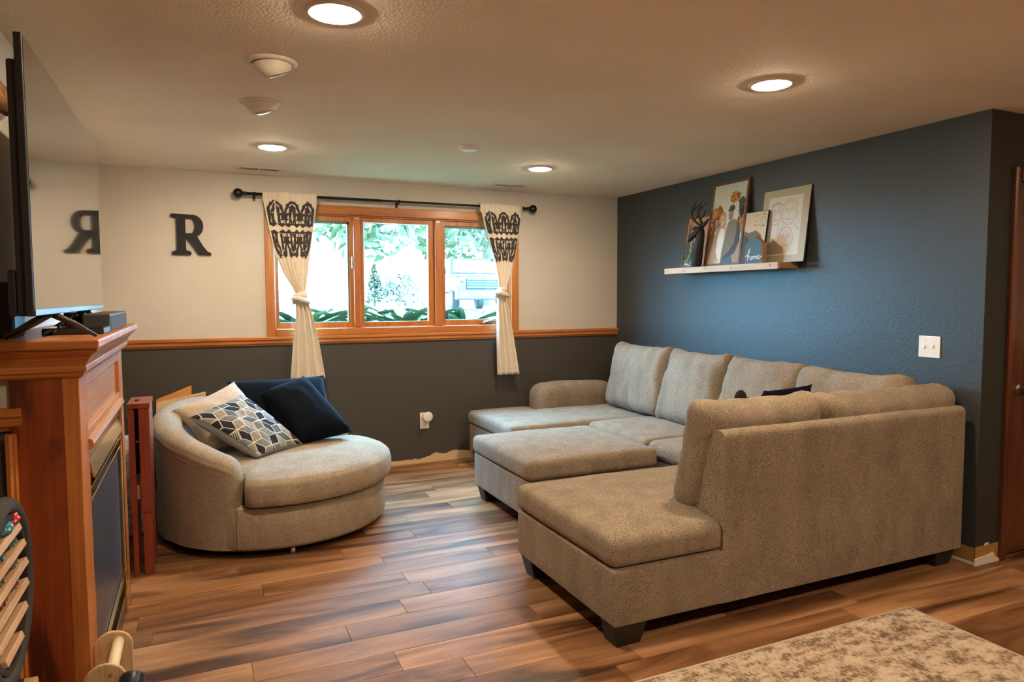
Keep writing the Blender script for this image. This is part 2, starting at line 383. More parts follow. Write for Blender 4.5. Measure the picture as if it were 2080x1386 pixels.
# crank and latches
cr = mk('crank_handle', MB().tube([(2.33, YB+.008, 1.207), (2.36, YB+.0, 1.222), (2.40, YB+.0, 1.232), (2.43, YB+.0, 1.226)], [.010, .009, .007, .009], 8), m_chrome, win, smooth=True)
mk('crank_base', B(2.30, 2.42, YB+.002, YB+.021, 1.1985, 1.209), m_matteblack, win, bevel=.004)
mk('sash_latch', B(1.166, 1.180, YB+.004, YB+.022, 1.68, 1.78), m_chrome, win, bevel=.004)
mk('latch_plate', B(1.196, 1.226, YB-.009, YB-.006, 2.088, 2.098), m_chrome, win); mk('latch_plate', B(1.895, 1.925, YB-.009, YB-.006, 2.088, 2.098), m_chrome, win)

# ------------------------------------------------------------------ door on the return wall
mk('door_leak_block', MB().box(3.9, 4.9, YC+.6, YC+.62, 0, H).box(3.88, 3.9, YC+.12, YC+.62, 0, H).box(4.9, 4.92, YC+.12, YC+.62, 0, H).box(3.88, 4.92, YC+.12, YC+.62, -.02, 0), m_black_wall, wall_ret)  # unseen box added behind the door to stop light leaking under it
dr = thing('door_1', (4.39, YC, 0), kind='structure')
def casing_prof(x0, x1): return [(x0, 0), (x0, .016), (x0+.012, .02), (x0+.02, .014), (x0+.035, .016), (x0+.045, .010), (x1, .008), (x1, 0)]
mk('casing', MB().prism(casing_prof(3.936, 4.0), lambda a, b_, k: (a, YC-b_*1.2-.0005, 0 if k == 0 else 2.115)), m_doorwood, dr)
mk('casing', MB().prism(casing_prof(3.936, 4.0), lambda a, b_, k: (8.78-a, YC-b_*1.2-.0005, 0 if k == 0 else 2.115)), m_doorwood, dr)
mk('casing', B(4.0, 4.78, YC-.018, YC-.0005, 2.05, 2.115), m_doorwood, dr, bevel=.004)
mk('door_slab', B(4.004, 4.776, YC+.012, YC+.05, .012, 2.046), m_doorwood, dr, bevel=.002)
hd = mk('door_handle', MB().lathe([(.026, 0), (.026, .008), (.012, .012), (.012, .045)], (4.075, YC+.012, .93), (0, -1, 0), 16), m_chrome, dr, smooth=True, auto=.6)
mk('lever', MB().tube([(4.075, YC-.03, .93), (4.12, YC-.033, .932), (4.19, YC-.03, .928)], [.012, .010, .008], 10), m_chrome, hd, smooth=True)

# ------------------------------------------------------------------ soft furniture helpers
def lin(h, r, n):
    inner = h-r; t = [-h, -h+r*.25, -h+r*.6]
    m = max(2, n)
    t += [-inner+2*inner*i/m for i in range(m+1)]
    t += [h-r*.6, h-r*.25, h]
    return t
def rbox(hx, hy, hz, r, n=(8, 8, 4)):
    """rounded box: grid on the six faces, welded"""
    T = [lin(h, r, k) for h, k in zip((hx, hy, hz), n)]
    V, key, Fc = [], {}, []
    hh = (hx, hy, hz)
    def vid(q):
        k = tuple(round(c, 5) for c in q)
        if k not in key:
            c = [max(-hh[i]+r, min(hh[i]-r, q[i])) for i in range(3)]
            d = Vector([q[i]-c[i] for i in range(3)])
            if d.length > 1e-9:
                # cube -> sphere style spread on the corner part
                d = d/ max(abs(d.x), abs(d.y), abs(d.z)) * max(abs(d.x), abs(d.y), abs(d.z)) if False else d
                e = d.normalized()*r*max(abs(d.x), abs(d.y), abs(d.z))/r
            else: e = Vector((0, 0, 0))
            key[k] = len(V); V.append(Vector(c)+e)
        return key[k]
    for ax in range(3):
        a, b_ = (ax+1) % 3, (ax+2) % 3
        for s in (-1, 1):
            for i in range(len(T[a])-1):
                for j in range(len(T[b_])-1):
                    q = []
                    for (ii, jj) in ((i, j), (i+1, j), (i+1, j+1), (i, j+1)):
                        p = [0, 0, 0]; p[ax] = s*hh[ax]; p[a] = T[a][ii]; p[b_] = T[b_][jj]; q.append(vid(p))
                    Fc.append(tuple(q if s > 0 else q[::-1]))
    return V, Fc
def cushion(x0, x1, y0, y1, z0, z1, r=.05, crown=.03, wob=.006, n=(14, 14, 5), seed=0, sag=None):
    hx, hy, hz = (x1-x0)/2, (y1-y0)/2, (z1-z0)/2; cx, cy, cz = (x0+x1)/2, (y0+y1)/2, (z0+z1)/2
    V, Fc = rbox(hx, hy, hz, min(r, hx*.95, hy*.95, hz*.95), n); out = []
    for v in V:
        k = max(0, 1-(v.x/hx)**2)*max(0, 1-(v.y/hy)**2)
        up_ = (v.z/hz+1)/2
        z = v.z+crown*k*up_
        nn = mnoise.noise((v.x*4+seed, v.y*4, v.z*4+seed*.3))*wob
        out.append((cx+v.x+nn*(v.x/hx), cy+v.y+nn*(v.y/hy), cz+z+nn*up_+(sag(v.x/hx, v.y/hy)*up_ if sag else 0)))
    return MB().add(out, Fc)
def lean_cushion(c, ea, eb, en, w_, h_, t, seed=0, ear=.02, wr=.008):
    """box-edged back cushion: ea along the width, eb up, en thickness; pinched corners and creases"""
    ea, eb, en, c = Vector(ea), Vector(eb), Vector(en), Vector(c)
    V, Fc = rbox(w_/2, h_/2, t/2, t*.34, (30, 24, 5)); out = []
    for v in V:
        a, b_ = v.x/(w_/2), v.y/(h_/2)
        k = (1-abs(a)**3.2)*(1-abs(b_)**3.2)
        th = .66+.42*max(0, k)**.55
        e = ear*abs(a)**6*max(0, b_)**5
        pull = 1-.03*(1-b_*b_)*abs(a)**2
        n1 = mnoise.noise((v.x*9+seed*3.1, v.y*5+v.x*7, seed))*wr*(.4+abs(a))
        n2 = mnoise.noise((v.x*26+v.y*14+seed, v.y*8, seed*2))*wr*.8*abs(a)**3+mnoise.noise((v.x*13+seed*5, v.y*3-v.x*9, seed))*wr*.7*max(0, b_)**2
        out.append(c+ea*(v.x*pull+n1*.4*a)+eb*(v.y*(1-.035*(1-a*a)*max(0, b_))+e+n1*.5*b_)+en*(v.z*th+n1+n2))
    return MB().add(out, Fc)
def pillow4(P, t, seed=0, n=22, conc=.07, wr=.008, nsign=-1):
    """knife-edge scatter pillow spanned by four corner points TL TR BR BL"""
    TL, TR, BR, BL = [Vector(p) for p in P]
    nrm = ((TR-TL)+(BR-BL)).cross((BL-TL)+(BR-TR)).normalized()*nsign
    def base(u, v):
        uu, vv = 2*u-1, 2*v-1
        uu2 = uu*(1-conc*(1-vv*vv)); vv2 = vv*(1-conc*(1-uu*uu)); a, b_ = (uu2+1)/2, (vv2+1)/2
        p = (TL*(1-a)+TR*a)*(1-b_)+(BL*(1-a)+BR*a)*b_
        k = max(0, (1-abs(uu)**2.3)*(1-abs(vv)**2.3))**.42
        w1 = mnoise.noise((uu*2.6+seed, vv*2.6, seed*1.7))*wr+mnoise.noise((uu*9+seed, vv*5+uu*3, 1.3))*wr*.4
        return p, k, w1
    def front(u, v): p, k, w1 = base(u, v); return p+nrm*(t/2*k+w1*k)
    def back(u, v): p, k, w1 = base(u, v); return p-nrm*(t/2*k-w1*k)
    mb = MB(); mb.grid(front, n, n); mb.grid(lambda u, v: back(1-u, v), n, n)
    return mb, front, nrm
def weld(o, d=.0006):
    bm = bmesh.new(); bm.from_mesh(o.data); bmesh.ops.remove_doubles(bm, verts=bm.verts, dist=d)
    bmesh.ops.recalc_face_normals(bm, faces=bm.faces); bm.to_mesh(o.data); bm.free()
    for p in o.data.polygons: p.use_smooth = True
    return o
def softbox(x0, x1, y0, y1, z0, z1, r=.02, wob=.003, seed=0):
    return cushion(x0, x1, y0, y1, z0, z1, r, 0, wob, (12, 12, 6), seed)

# ------------------------------------------------------------------ sectional sofa (a U open to the left)
SX, SY = 1.494, 2.316
sofa = thing('sectional_sofa', (2.9, 3.6, 0), 'large taupe tweed U-shaped sectional sofa with chaise along the charcoal wall', 'sofa')
def sp(n, mb, m=m_tweed, par=None): return mk(n, mb, m, par or sofa, smooth=True)
m_foot = flat('dark_sofa_foot', (.012, .011, .010), .5)
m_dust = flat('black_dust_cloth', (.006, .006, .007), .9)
# bases
def clampy(mb, xlim, ymin):
    mb.V = [(x, max(y, ymin), z) if x > xlim else (x, y, z) for x, y, z in mb.V]; return mb
sp('base', clampy(cushion(SX, 3.69, SY, 3.25, .10, .335, .012, 0, .002, (40, 12, 6), 1), 2.05, SY+.04))
sp('base', softbox(2.80, 3.69, 3.256, 4.725, .10, .335, .012, .002, 2))
sp('base', softbox(2.14, 3.69, 4.731, 5.66, .10, .335, .012, .002, 3))
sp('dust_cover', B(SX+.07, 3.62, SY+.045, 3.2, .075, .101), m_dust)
# near back panel with sloping front end
pan = MB()
def prof_near():
    P = [(.004, .101+(.828-.101)*k/22) for k in range(23)]
    P += [(.006, .840), (.014, .852), (.030, .860), (.052, .860), (.070, .852), (.084, .834)]
    P += [(.084+(.215-.084)*k/6, .834+(.475-.834)*k/6) for k in range(1, 7)]+[(.235, .336), (.235, .101)]
    return P
PN = prof_near(); NX = 44
def near_panel(u, v):
    j = int(v*(len(PN)-1)+.5); y, z = PN[j]; x = 2.052+(3.668-2.052)*u
    if j < 24:
        e = min(1, min(u, 1-u)*12)*min(1, max(0, (.84-z))*9)*min(1, (z-.10)*9)
        y += max(-.006, .024*mnoise.noise((x*2.1, z*3.0, 4.2))+.008*mnoise.noise((x*6, z*7, 1.2)))*e
    if j >= 23 and j < 30: z += .004*mnoise.noise((x*3, 2, 2))
    return (x, SY+y, z)
pan.grid(near_panel, NX, len(PN))
for u in (0, 1): pan.add([near_panel(u, j/(len(PN)-1)) for j in range(len(PN))], [tuple(range(len(PN)))])
bp = sp('back_panel', pan); weld(bp, .0006); bp.data.set_sharp_from_angle(angle=.9)
# wall-side back and far arm
sp('back_panel', softbox(3.50, 3.70, 2.56, 5.42, .336, .80, .04, .004, 5))
sp('arm', cushion(2.71, 3.52, 5.43, 5.70, .338, .655, .10, .02, .006, (14, 6, 6), 6))
# seat cushions
sp('seat_cushion', clampy(cushion(SX-.012, 2.75, SY+.002, 3.262, .337, .468, .045, .022, .006, (44, 16, 5), 7), 2.046, SY+.245))
sp('seat_cushion', cushion(2.756, 3.50, 2.55, 3.262, .337, .462, .045, .02, .006, (12, 12, 5), 8))
sp('seat_cushion', cushion(2.775, 3.50, 3.268, 3.915, .337, .462, .045, .022, .006, (12, 12, 5), 9))
sp('seat_cushion', cushion(2.775, 3.50, 3.921, 4.722, .337, .462, .045, .022, .006, (12, 12, 5), 10))
# far chaise cushion is L-shaped round the arm: two meeting lobes in one mesh
fc = cushion(2.12, 3.50, 4.728, 5.432, .337, .46, .045, .02, .006, (18, 12, 5), 11)
fc2 = cushion(2.12, 2.712, 5.2, 5.66, .337, .456, .045, .006, .004, (10, 8, 5), 12)
fc.add(fc2.V, fc2.F)
sp('seat_cushion', fc)
# back cushions along the wall: lean back against the wall side
lean = math.radians(14)
eb = Vector((math.sin(lean), 0, math.cos(lean))); en = Vector((-math.cos(lean), 0, math.sin(lean)))
for i, (ya, yb, zc) in enumerate(((4.535, 5.30, .745), (3.86, 4.53, .738), (3.205, 3.86, .735), (2.50, 3.22, .725))):
    sp('back_cushion', lean_cushion((3.425, (ya+yb)/2, zc), (0, -1, 0), eb, en, yb-ya+.012, .57, .23, 20+i, .045, .018))
# back cushions of the near run: lean towards the camera side
eb2 = Vector((0, -math.sin(lean), math.cos(lean))); en2 = Vector((0, math.cos(lean), math.sin(lean)))
sp('back_cushion', lean_cushion((2.385, 2.525, .715), (-1, 0, 0), eb2, en2, .76, .52, .21, 31, .022, .014))
sp('back_cushion', lean_cushion((3.235, 2.515, .715), (-1, 0, 0), eb2, en2, .97, .50, .22, 32, .014, .016))
# feet
def foot(x, y, sx, sy, par):
    a, b_ = .055, .035
    V = [(x+sx*p*a, y+sy*q*a, .1) for p, q in ((-1, -1), (1, -1), (1, 1), (-1, 1))]+[(x+sx*p*b_, y+sy*q*b_, 0) for p, q in ((-1, -1), (1, -1), (1, 1), (-1, 1))]
    mk('leg', MB().add(V, [(3, 2, 1, 0), (4, 5, 6, 7)]+[(i, (i+1) % 4, 4+(i+1) % 4, 4+i) for i in range(4)]), m_foot, par)
def corner_foot(x, y, dx, dy, par):                     # bracket foot, outer corner at (x, y)
    V = []
    for z, o in ((.1, 0), (.0, .022)):
        V += [(x+dx*o, y+dy*o, z), (x+dx*(.16-o), y+dy*o, z), (x+dx*(.16-o), y+dy*.12, z), (x+dx*o, y+dy*.12, z)]
    mk('leg', MB().add(V, [(3, 2, 1, 0), (4, 5, 6, 7)]+[(i, (i+1) % 4, 4+(i+1) % 4, 4+i) for i in range(4)]), m_foot, par, bevel=.004)
corner_foot(SX+.012, SY+.012, 1, 1, sofa); corner_foot(SX+.012, 3.235, 1, -1, sofa)
corner_foot(3.675, SY+.03, -1, 1, sofa); corner_foot(2.155, 5.64, 1, -1, sofa); corner_foot(2.155, 4.75, 1, 1, sofa); corner_foot(3.675, 5.64, -1, -1, sofa)

ott = thing('ottoman', (2.24, 4.16, 0), 'square taupe tweed ottoman standing inside the sectional sofa', 'ottoman')
mk('base', softbox(1.775, 2.70, 3.70, 4.60, .10, .328, .012, .002, 14), m_tweed, ott, smooth=True)
mk('seat_cushion', cushion(1.762, 2.715, 3.685, 4.615, .330, .458, .04, .018, .005, (16, 16, 5), 15), m_tweed, ott, smooth=True)
for (x, y, dx, dy) in ((1.79, 3.715, 1, 1), (1.79, 4.585, 1, -1), (2.685, 3.715, -1, 1), (2.685, 4.585, -1, -1)): corner_foot(x, y, dx, dy, ott)
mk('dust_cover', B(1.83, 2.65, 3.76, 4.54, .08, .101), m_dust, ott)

# ------------------------------------------------------------------ round swivel chair
CX, CY, CR = .43, 4.65, .685
fa = math.radians(-39)                                   # facing direction
chair = thing('swivel_chair', (CX, CY, 0), 'round beige chenille swivel cuddle chair facing the ottoman', 'chair')
def cp(th, r, z): return (CX+r*math.cos(th), CY+r*math.sin(th), z)
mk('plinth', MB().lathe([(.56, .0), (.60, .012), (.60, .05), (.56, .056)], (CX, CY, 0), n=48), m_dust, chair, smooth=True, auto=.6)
bt = MB().grid(lambda u, v: cp(2*pi*u, [.60, .665, CR-.006, CR, CR, CR-.004, CR-.03, .40][min(7, int(v*7+.5))], [.05, .047, .055, .07, .20, .285, .292, .292][min(7, int(v*7+.5))]), 96, 8, cu=True)
mk('base', bt, m_chair, chair, smooth=True)
seam = fa-math.radians(74)
mk('seam_piping', MB().tube([cp(seam, CR+.003, .06+.24*i/8) for i in range(9)], .004, 6), m_chair, chair, smooth=True)
# back shell swept round the circle: outline of the rim falls towards both ends
A0 = math.radians(74)
def rim(s):                                              # s 0..1 over the whole arc, returns top height
    d = abs(2*s-1)                                       # 0 at the back, 1 at the ends
    return .775-.235*(d**1.7)
def shell(u, v):
    th0 = fa+A0; th = th0+(2*pi-2*A0)*u
    h = rim(u); d = abs(2*u-1)
    wR = .085-.012*d                                     # half thickness of the padded rim
    zb = .285
    # profile: outside bottom -> top -> inside bottom
    P = []
    ro = CR+.004+.03*(1-d)*.9; ri = ro-2*wR
    prof = [(CR+.003, .056), (CR+.004, zb), (CR+.005, zb+.4*(h-.07-zb)), (ro, h-.09), (ro+.008, h-.05)]
    for k in range(7):
        a = pi*k/6; prof.append(((ro+ri)/2+wR*1.06*math.cos(a), h-.045+.05*math.sin(a)))
    prof += [(ri-.004, h-.10), (ri-.01, zb+.3*(h-zb)), (ri-.015, zb)]
    x = v*(len(prof)-1); i = min(len(prof)-2, int(x)); f = x-i
    r = prof[i][0]*(1-f)+prof[i+1][0]*f; z = prof[i][1]*(1-f)+prof[i+1][1]*f
    # round the ends off
    e = min(u, 1-u)*(2*pi-2*A0)*CR
    if e < .09:
        q = math.sqrt(max(0, 1-(1-e/.09)**2)); z = zb+(z-zb)*(.72+.28*q) if z > zb else z; r = (ro+ri)/2+(r-(ro+ri)/2)*(.35+.65*q)
    z += .006*mnoise.noise((u*14, v*3, 2)); r += .004*mnoise.noise((u*20, v*5, 5))
    return cp(th, r, z)
sh = MB().grid(shell, 90, 31)
for u in (0, 1):
    n0 = 31; ring = [shell(u, k/(n0-1)) for k in range(n0)]
    sh.add(ring, [tuple(range(n0))])
weld(mk('back_shell', sh, m_chair, chair, smooth=True), .0008)
mk('rim_piping', MB().tube([cp(fa+A0+(2*pi-2*A0)*(.03+.94*i/60), CR+.005+.027*(1-abs(2*(.03+.94*i/60)-1)), rim(.03+.94*i/60)-.085) for i in range(61)], .0028, 6), m_chair, chair, smooth=True)
# seat cushion: round at the front, set between the arms
def seat(u, v):
    th = 2*pi*u
    fd = math.cos(th-fa)                                 # 1 in front
    t = max(0, min(1, (fd-math.cos(A0+.03))/.12)); t = t*t*(3-2*t)
    R_ = .545*(1-t)+(CR+.045)*t
    P = [(0, .296), (.6, .292), (.93, .292), (.985, .305), (1.0, .335), (1.0, .385), (.985, .425), (.95, .447), (.85, .462), (.6, .478), (.3, .485), (0, .486)]
    x = v*(len(P)-1); i = min(len(P)-2, int(x)); f = x-i
    r = (P[i][0]*(1-f)+P[i+1][0]*f)*R_; z = P[i][1]*(1-f)+P[i+1][1]*f
    return cp(th, max(r, .002), z+.006*mnoise.noise((r*5*math.cos(th), r*5*math.sin(th), 3))*(v > .5))
weld(mk('seat_cushion', MB().grid(seat, 96, 34, cu=True), m_chair, chair, smooth=True), .003)
mk('dangling_foot', MB().lathe([(.012, 0), (.014, .02), (.01, .03)], (CX+.02, CY-.62, .002), n=10), m_white, chair, smooth=True)

# ------------------------------------------------------------------ scatter pillows
def pil(name, P, t, m, label, seed, **kw):
    mb, front, nrm = pillow4(P, t, seed, **kw)
    o = mk(name, mb, m, smooth=True, origin=(sum((Vector(p) for p in P), Vector())/4)-Vector((0, 0, .2))); weld(o)
    tag(o, label, 'pillow', 'pillows piled in the swivel chair'); return o, front, nrm
pil('throw_pillow', [(.16, 5.10, .875), (.82, 5.18, .875), (.90, 5.02, .50), (.16, 4.90, .50)], .24, m_navy, 'navy velvet pillow at the back of the pile in the swivel chair', 1)
pil('throw_pillow', [(.36, 4.96, .80), (.66, 5.02, .895), (.945, 4.74, .52), (.56, 4.62, .492)], .25, m_navy, 'navy velvet pillow leaning in front on the swivel chair seat', 2)
pil('throw_pillow', [(-.165, 4.72, .755), (.205, 4.98, .885), (.47, 4.86, .50), (.02, 4.60, .50)], .18, m_beigepil, 'plain beige pillow behind the patterned one in the swivel chair', 3, wr=.012)
P4 = [(-.075, 4.50, .735), (.235, 4.76, .825), (.605, 4.64, .475), (.30, 4.36, .485)]
po, pfront, pn = pil('throw_pillow', P4, .17, flat('grey_pillow_cloth', (.30, .31, .31), .9), 'grey pillow with navy and white geometric patchwork in the swivel chair', 4)
# patchwork print of the grey pillow: one material slot per colour, faces coloured by a rhombus lattice
def pat_id(x, y):
    x, y = x*6.6+.3, y*6.2+.2
    q = x*2/3; r = -x/3+math.sqrt(3)/3*y; s_ = -q-r
    rq, rr_, rs = round(q), round(r), round(s_)
    dq, d_r, ds = abs(rq-q), abs(rr_-r), abs(rs-s_)
    if dq > d_r and dq > ds: rq = -rr_-rs
    elif d_r > ds: rr_ = -rq-rs
    cx, cy = rq*1.5, math.sqrt(3)*(rr_+rq/2)
    a = math.atan2(y-cy, x-cx) % (2*pi)
    k = int(a/(2*pi/3))
    return (rq, rr_, k), (x-cx, y-cy)
pat_cols = [(.010, .016, .026), (.17, .20, .22), (.30, .31, .31), (.085, .11, .13), (.27, .25, .22), (.58, .57, .54)]
def pat_color(u, v):
    i0, (lx, ly) = pat_id(u, v)
    for e in ((.007, 0), (-.007, 0), (0, .008), (0, -.008)):
        if pat_id(u+e[0], v+e[1])[0] != i0: return 5
    hsh = (i0[0]*7+i0[1]*13+i0[2]*5+i0[0]*i0[1]*3) % 8
    if hsh in (2, 6):
        st = (lx*math.cos(i0[2]*2.1+.5)+ly*math.sin(i0[2]*2.1+.5))*8
        return 5 if (st % 1) < .42 else (0 if hsh == 2 else 3)
    return [0, 1, 0, 3, 0, 0, 1, 4][hsh]
gm = MB().grid(lambda u, v: pfront(.015+.97*u, .015+.97*v)+pn*.0015, 150, 150)
pr_o = mk('patchwork_front', gm, [flat('patch_%d' % i, c, .95) for i, c in enumerate(pat_cols)], po, smooth=True)
for f in pr_o.data.polygons:
    j, i = divmod(f.index, 149)
    f.material_index = pat_color((i+.5)/149, (j+.5)/149)

# items lying on the sofa behind the near cushions
o, _, _ = pil('throw_pillow', [(2.98, 3.05, .895), (3.29, 2.98, .925), (3.34, 3.16, .49), (2.96, 3.22, .49)], .15, m_navy, 'navy pillow peeping over the near back cushion of the sectional', 6); o['group'] = 'pillows on the sectional'
o, _, _ = pil('throw_pillow', [(3.30, 2.86, .87), (3.50, 2.90, .925), (3.42, 3.06, .50), (3.20, 2.98, .50)], .10, flat('grey_print', (.22, .20, .20), .9), 'small grey patterned pillow in the corner of the sectional', 7); o['group'] = 'pillows on the sectional'
pl = MB(); pl.ball((2.80, 3.05, .62), .13, .11, .16); pl.ball((2.80, 3.02, .80), .095, .085, .075)
pl.ball((2.762, 3.0, .872), .042, .020, .046); pl.ball((2.86, 3.0, .850), .025, .018, .022)
tag(mk('plush_toy', pl, flat('black_plush', (.006, .006, .007), .95), smooth=True, origin=(2.8, 3.05, .47)), 'small black plush thing with rounded ear behind the near sofa cushion', 'plush toy')

# ------------------------------------------------------------------ ceiling lamps
m_lens = flat('lit_lamp_lens', LAMP_COLOR[:3], .5, emit=LAMP_STRENGTH)
m_lamp_trim = flat('lamp_trim_white', (.75, .70, .63), .5)
def downlight(x, y, label):
    t = thing('recessed_light', (x, y, H), label, 'ceiling light', 'lit recessed ceiling lights')
    mk('trim_ring', MB().grid(lambda u, v: (x+[.074, .078, .09, .098, .098][int(v*4+.5)]*math.cos(2*pi*u), y+[.074, .078, .09, .098, .098][int(v*4+.5)]*math.sin(2*pi*u), H-[.004, .009, .009, .004, 0][int(v*4+.5)]), 40, 5, cu=True), m_lamp_trim, t, smooth=True)
    mk('lens', MB().lathe([(.0765, -.004), (.074, -.010), (.064, -.014), (.040, -.017), (.002, -.018)], (x, y, H), n=32), m_lens, t, smooth=True)
downlight(.447, 2.42, 'lit recessed ceiling light nearest the viewer over the floor by the TV')
downlight(2.385, 2.43, 'lit recessed ceiling light above the near chaise of the sectional')
downlight(.457, 4.69, 'lit recessed ceiling light above the swivel chair')
downlight(2.352, 4.69, 'lit recessed ceiling light above the ottoman near the window')
for x, wh_ in ((.45, 'on the fireplace side'), (2.38, 'above the rug'), (4.31, 'on the door side')):
    downlight(x, .16, 'lit recessed ceiling light out of frame '+wh_)

def eyeball(x, y, ax, label):
    t = thing('eyeball_light', (x, y, H), label, 'ceiling light', 'unlit eyeball ceiling lights')
    rs = [(.070, .0), (.076, .010), (.090, .012), (.100, .005), (.101, 0)]
    mk('trim_ring', MB().grid(lambda u, v: (x+rs[int(v*4+.5)][0]*math.cos(2*pi*u), y+rs[int(v*4+.5)][0]*math.sin(2*pi*u), H-rs[int(v*4+.5)][1]), 40, 5, cu=True), m_lamp_trim, t, smooth=True)
    a = Vector(ax).normalized(); c = Vector((x, y, H+.022))
    prof = [(.080, .0)]+[(.086*math.cos(k*.1), .086*math.sin(k*.1)) for k in range(1, 10)]+[(.053, .068)]
    mk('eyeball', MB().lathe(prof[:-1], c, a, 32), m_lamp_trim, t, smooth=True, auto=.7)
    mk('bulb_gap', MB().lathe([(.0525, .0676), (.0525, .0690)], c, a, 28), m_matteblack, t)
    mk('bulb_face', MB().lathe([(.046, .067), (.046, .0695), (.038, .074), (.020, .077), (.002, .078)], c, a, 28), flat('bulb_glass', (.62, .60, .52), .25), t, smooth=True)
    mk('set_screw', MB().ball((x-.082, y-.01, H-.011), .006), m_chrome, t, smooth=True)
eyeball(.302, 3.03, (.38, .30, -1), 'unlit white eyeball light in the ceiling, the nearer of two')
eyeball(.302, 3.67, (.28, .15, -1), 'unlit white eyeball light in the ceiling, the farther of two')
t = thing('unlit_downlight', (1.61, 4.22, H), 'small unlit white round light in the ceiling before the window', 'ceiling light')
mk('body', MB().lathe([(.068, 0), (.066, -.012), (.054, -.017)], (1.61, 4.22, H), n=32), m_lamp_trim, t, smooth=True, auto=.7)
mk('lens', MB().lathe([(.052, -.0172), (.050, -.019), (.002, -.021)], (1.61, 4.22, H), n=32), flat('frosted_lens', (.85, .85, .83), .4), t, smooth=True)
def vent(x0, x1, y0, y1, n, label):
    t = thing('ceiling_vent', ((x0+x1)/2, (y0+y1)/2, H), label, 'vent', 'ceiling vents')
    mk('plate', B(x0, x1, y0, y1, H-.006, H-.0005), m_lamp_trim, t, bevel=.002)
    for g in range(2):
        a = x0+.025+g*(x1-x0-.05)/2+.006; bb = a+(x1-x0-.05)/2-.012
        mk('slot_shadow', B(a, bb, y0+.03, y1-.03, H-.0068, H-.0061), m_matteblack, t)
        for k in range(n):
            xx = a+(bb-a)*(k+.5)/n
            mk('louvre', B(xx-.0025, xx+.0025, y0+.028, y1-.028, H-.0085, H-.0069), m_lamp_trim, t)
vent(.275, .612, 5.46, 5.585, 9, 'white slotted ceiling vent above the black wall letter')
vent(2.30, 2.63, 5.43, 5.555, 6, 'white slotted ceiling vent at the window wall above the far curtain')

# ------------------------------------------------------------------ rug
m_rug, nt, b = nmat('distressed_rug')
mp = coords(nt, (1, 1.6, 1)); n1 = N(nt, 'ShaderNodeTexNoise'); n1.inputs['Scale'].default_value = 8; n1.inputs['Detail'].default_value = 9; n1.inputs['Roughness'].default_value = .72
nt.links.new(mp.outputs[0], n1.inputs['Vector'])
mp2 = coords(nt, (1, .4, 1)); n2 = N(nt, 'ShaderNodeTexNoise'); n2.inputs['Scale'].default_value = 110; n2.inputs['Detail'].default_value = 4
nt.links.new(mp2.outputs[0], n2.inputs['Vector'])
ad = N(nt, 'ShaderNodeMath', operation='MULTIPLY_ADD'); ad.inputs[1].default_value = .45; nt.links.new(n2.outputs[0], ad.inputs[0]); nt.links.new(n1.outputs[0], ad.inputs[2])
r1 = ramp(nt, [(.62, (.52, .43, .33)), (.72, (.42, .33, .25)), (.79, (.22, .155, .11)), (.90, (.12, .085, .065))]); nt.links.new(ad.outputs[0], r1.inputs[0])
nt.links.new(r1.outputs[0], b.inputs['Base Color']); b.inputs['Roughness'].default_value = .95; b.inputs['Specular IOR Level'].default_value = .1; bump(nt, b, n2.outputs[0], .3, .003)
rug = thing('area_rug', (1.8, 1.2, 0), 'distressed cream and brown area rug on the floor before the sectional', 'rug')
mk('pile', B(.7, 2.945, .4, 2.09, .0015, .009), m_rug, rug, bevel=.003)
eb_ = MB()
for a, bb in (((.7, 2.094), (2.949, 2.094)), ((2.949, 2.094), (2.949, .396)), ((2.949, .396), (.7, .396))):
    eb_.tube([(a[0], a[1], .0062), (bb[0], bb[1], .0062)], .0048, 8)
mk('edge_binding', eb_, flat('rug_binding', (.50, .43, .34), .9), rug, smooth=True)

# ------------------------------------------------------------------ fireplace with mantel
FX, FA, FB = -.335, 2.44, 3.72
tag(mk('wall_left_chase', B(XL, -.512, YL, YL+.1, 0, 1.29), m_beige, origin=(0, 0, 0)), kind='structure')
fp = thing('fireplace', (-.45, (FA+FB)/2, 0), 'oak fireplace surround with mantel shelf and brass-trimmed gas insert', 'fireplace')
def ring(prof):                                          # mitred moulding round near side, front and far side
    mb = MB()
    mb.grid(lambda u, v: [(XL+.001, FA-prof[int(v*(len(prof)-1)+.5)][0]), (FX+prof[int(v*(len(prof)-1)+.5)][0], FA-prof[int(v*(len(prof)-1)+.5)][0]),
                          (FX+prof[int(v*(len(prof)-1)+.5)][0], FB+prof[int(v*(len(prof)-1)+.5)][0]), (XL+.001, FB+prof[int(v*(len(prof)-1)+.5)][0])][int(u*3+.5)]+(prof[int(v*(len(prof)-1)+.5)][1],), 4, len(prof))
    return mb
mk('mantel_shelf', B(XL+.001, FX+.066, FA-.075, FB+.06, 1.297, 1.325), m_oak, fp, bevel=.006, seg=3)
mk('crown_moulding', ring([(.058, 1.297), (.056, 1.288), (.046, 1.281), (.034, 1.268), (.026, 1.252), (.022, 1.244), (.024, 1.240), (.024, 1.228), (.016, 1.222), (.014, 1.214), (.004, 1.206), (0, 1.206)]), m_oak, fp)
mk('side_panel', B(-.511, FX-.045, FA, FA+.02, 0, 1.297), m_panel, fp)
mk('stile', B(FX-.045, FX, FA-.002, FA+.15, 0, 1.297), m_oakz, fp, bevel=.003)
mk('scribe_trim', MB().prism([(-.522, 0), (-.522, .030), (-.512, .034), (-.506, .026), (-.500, .026), (-.497, .012), (-.497, 0)], lambda a, b_, k: (a, FA+.004-b_*.9, 0 if k == 0 else 1.05)), m_oakz, fp)
mk('stile', B(FX-.045, FX, FB-.13, FB, 0, 1.297), m_oakz, fp, bevel=.003)
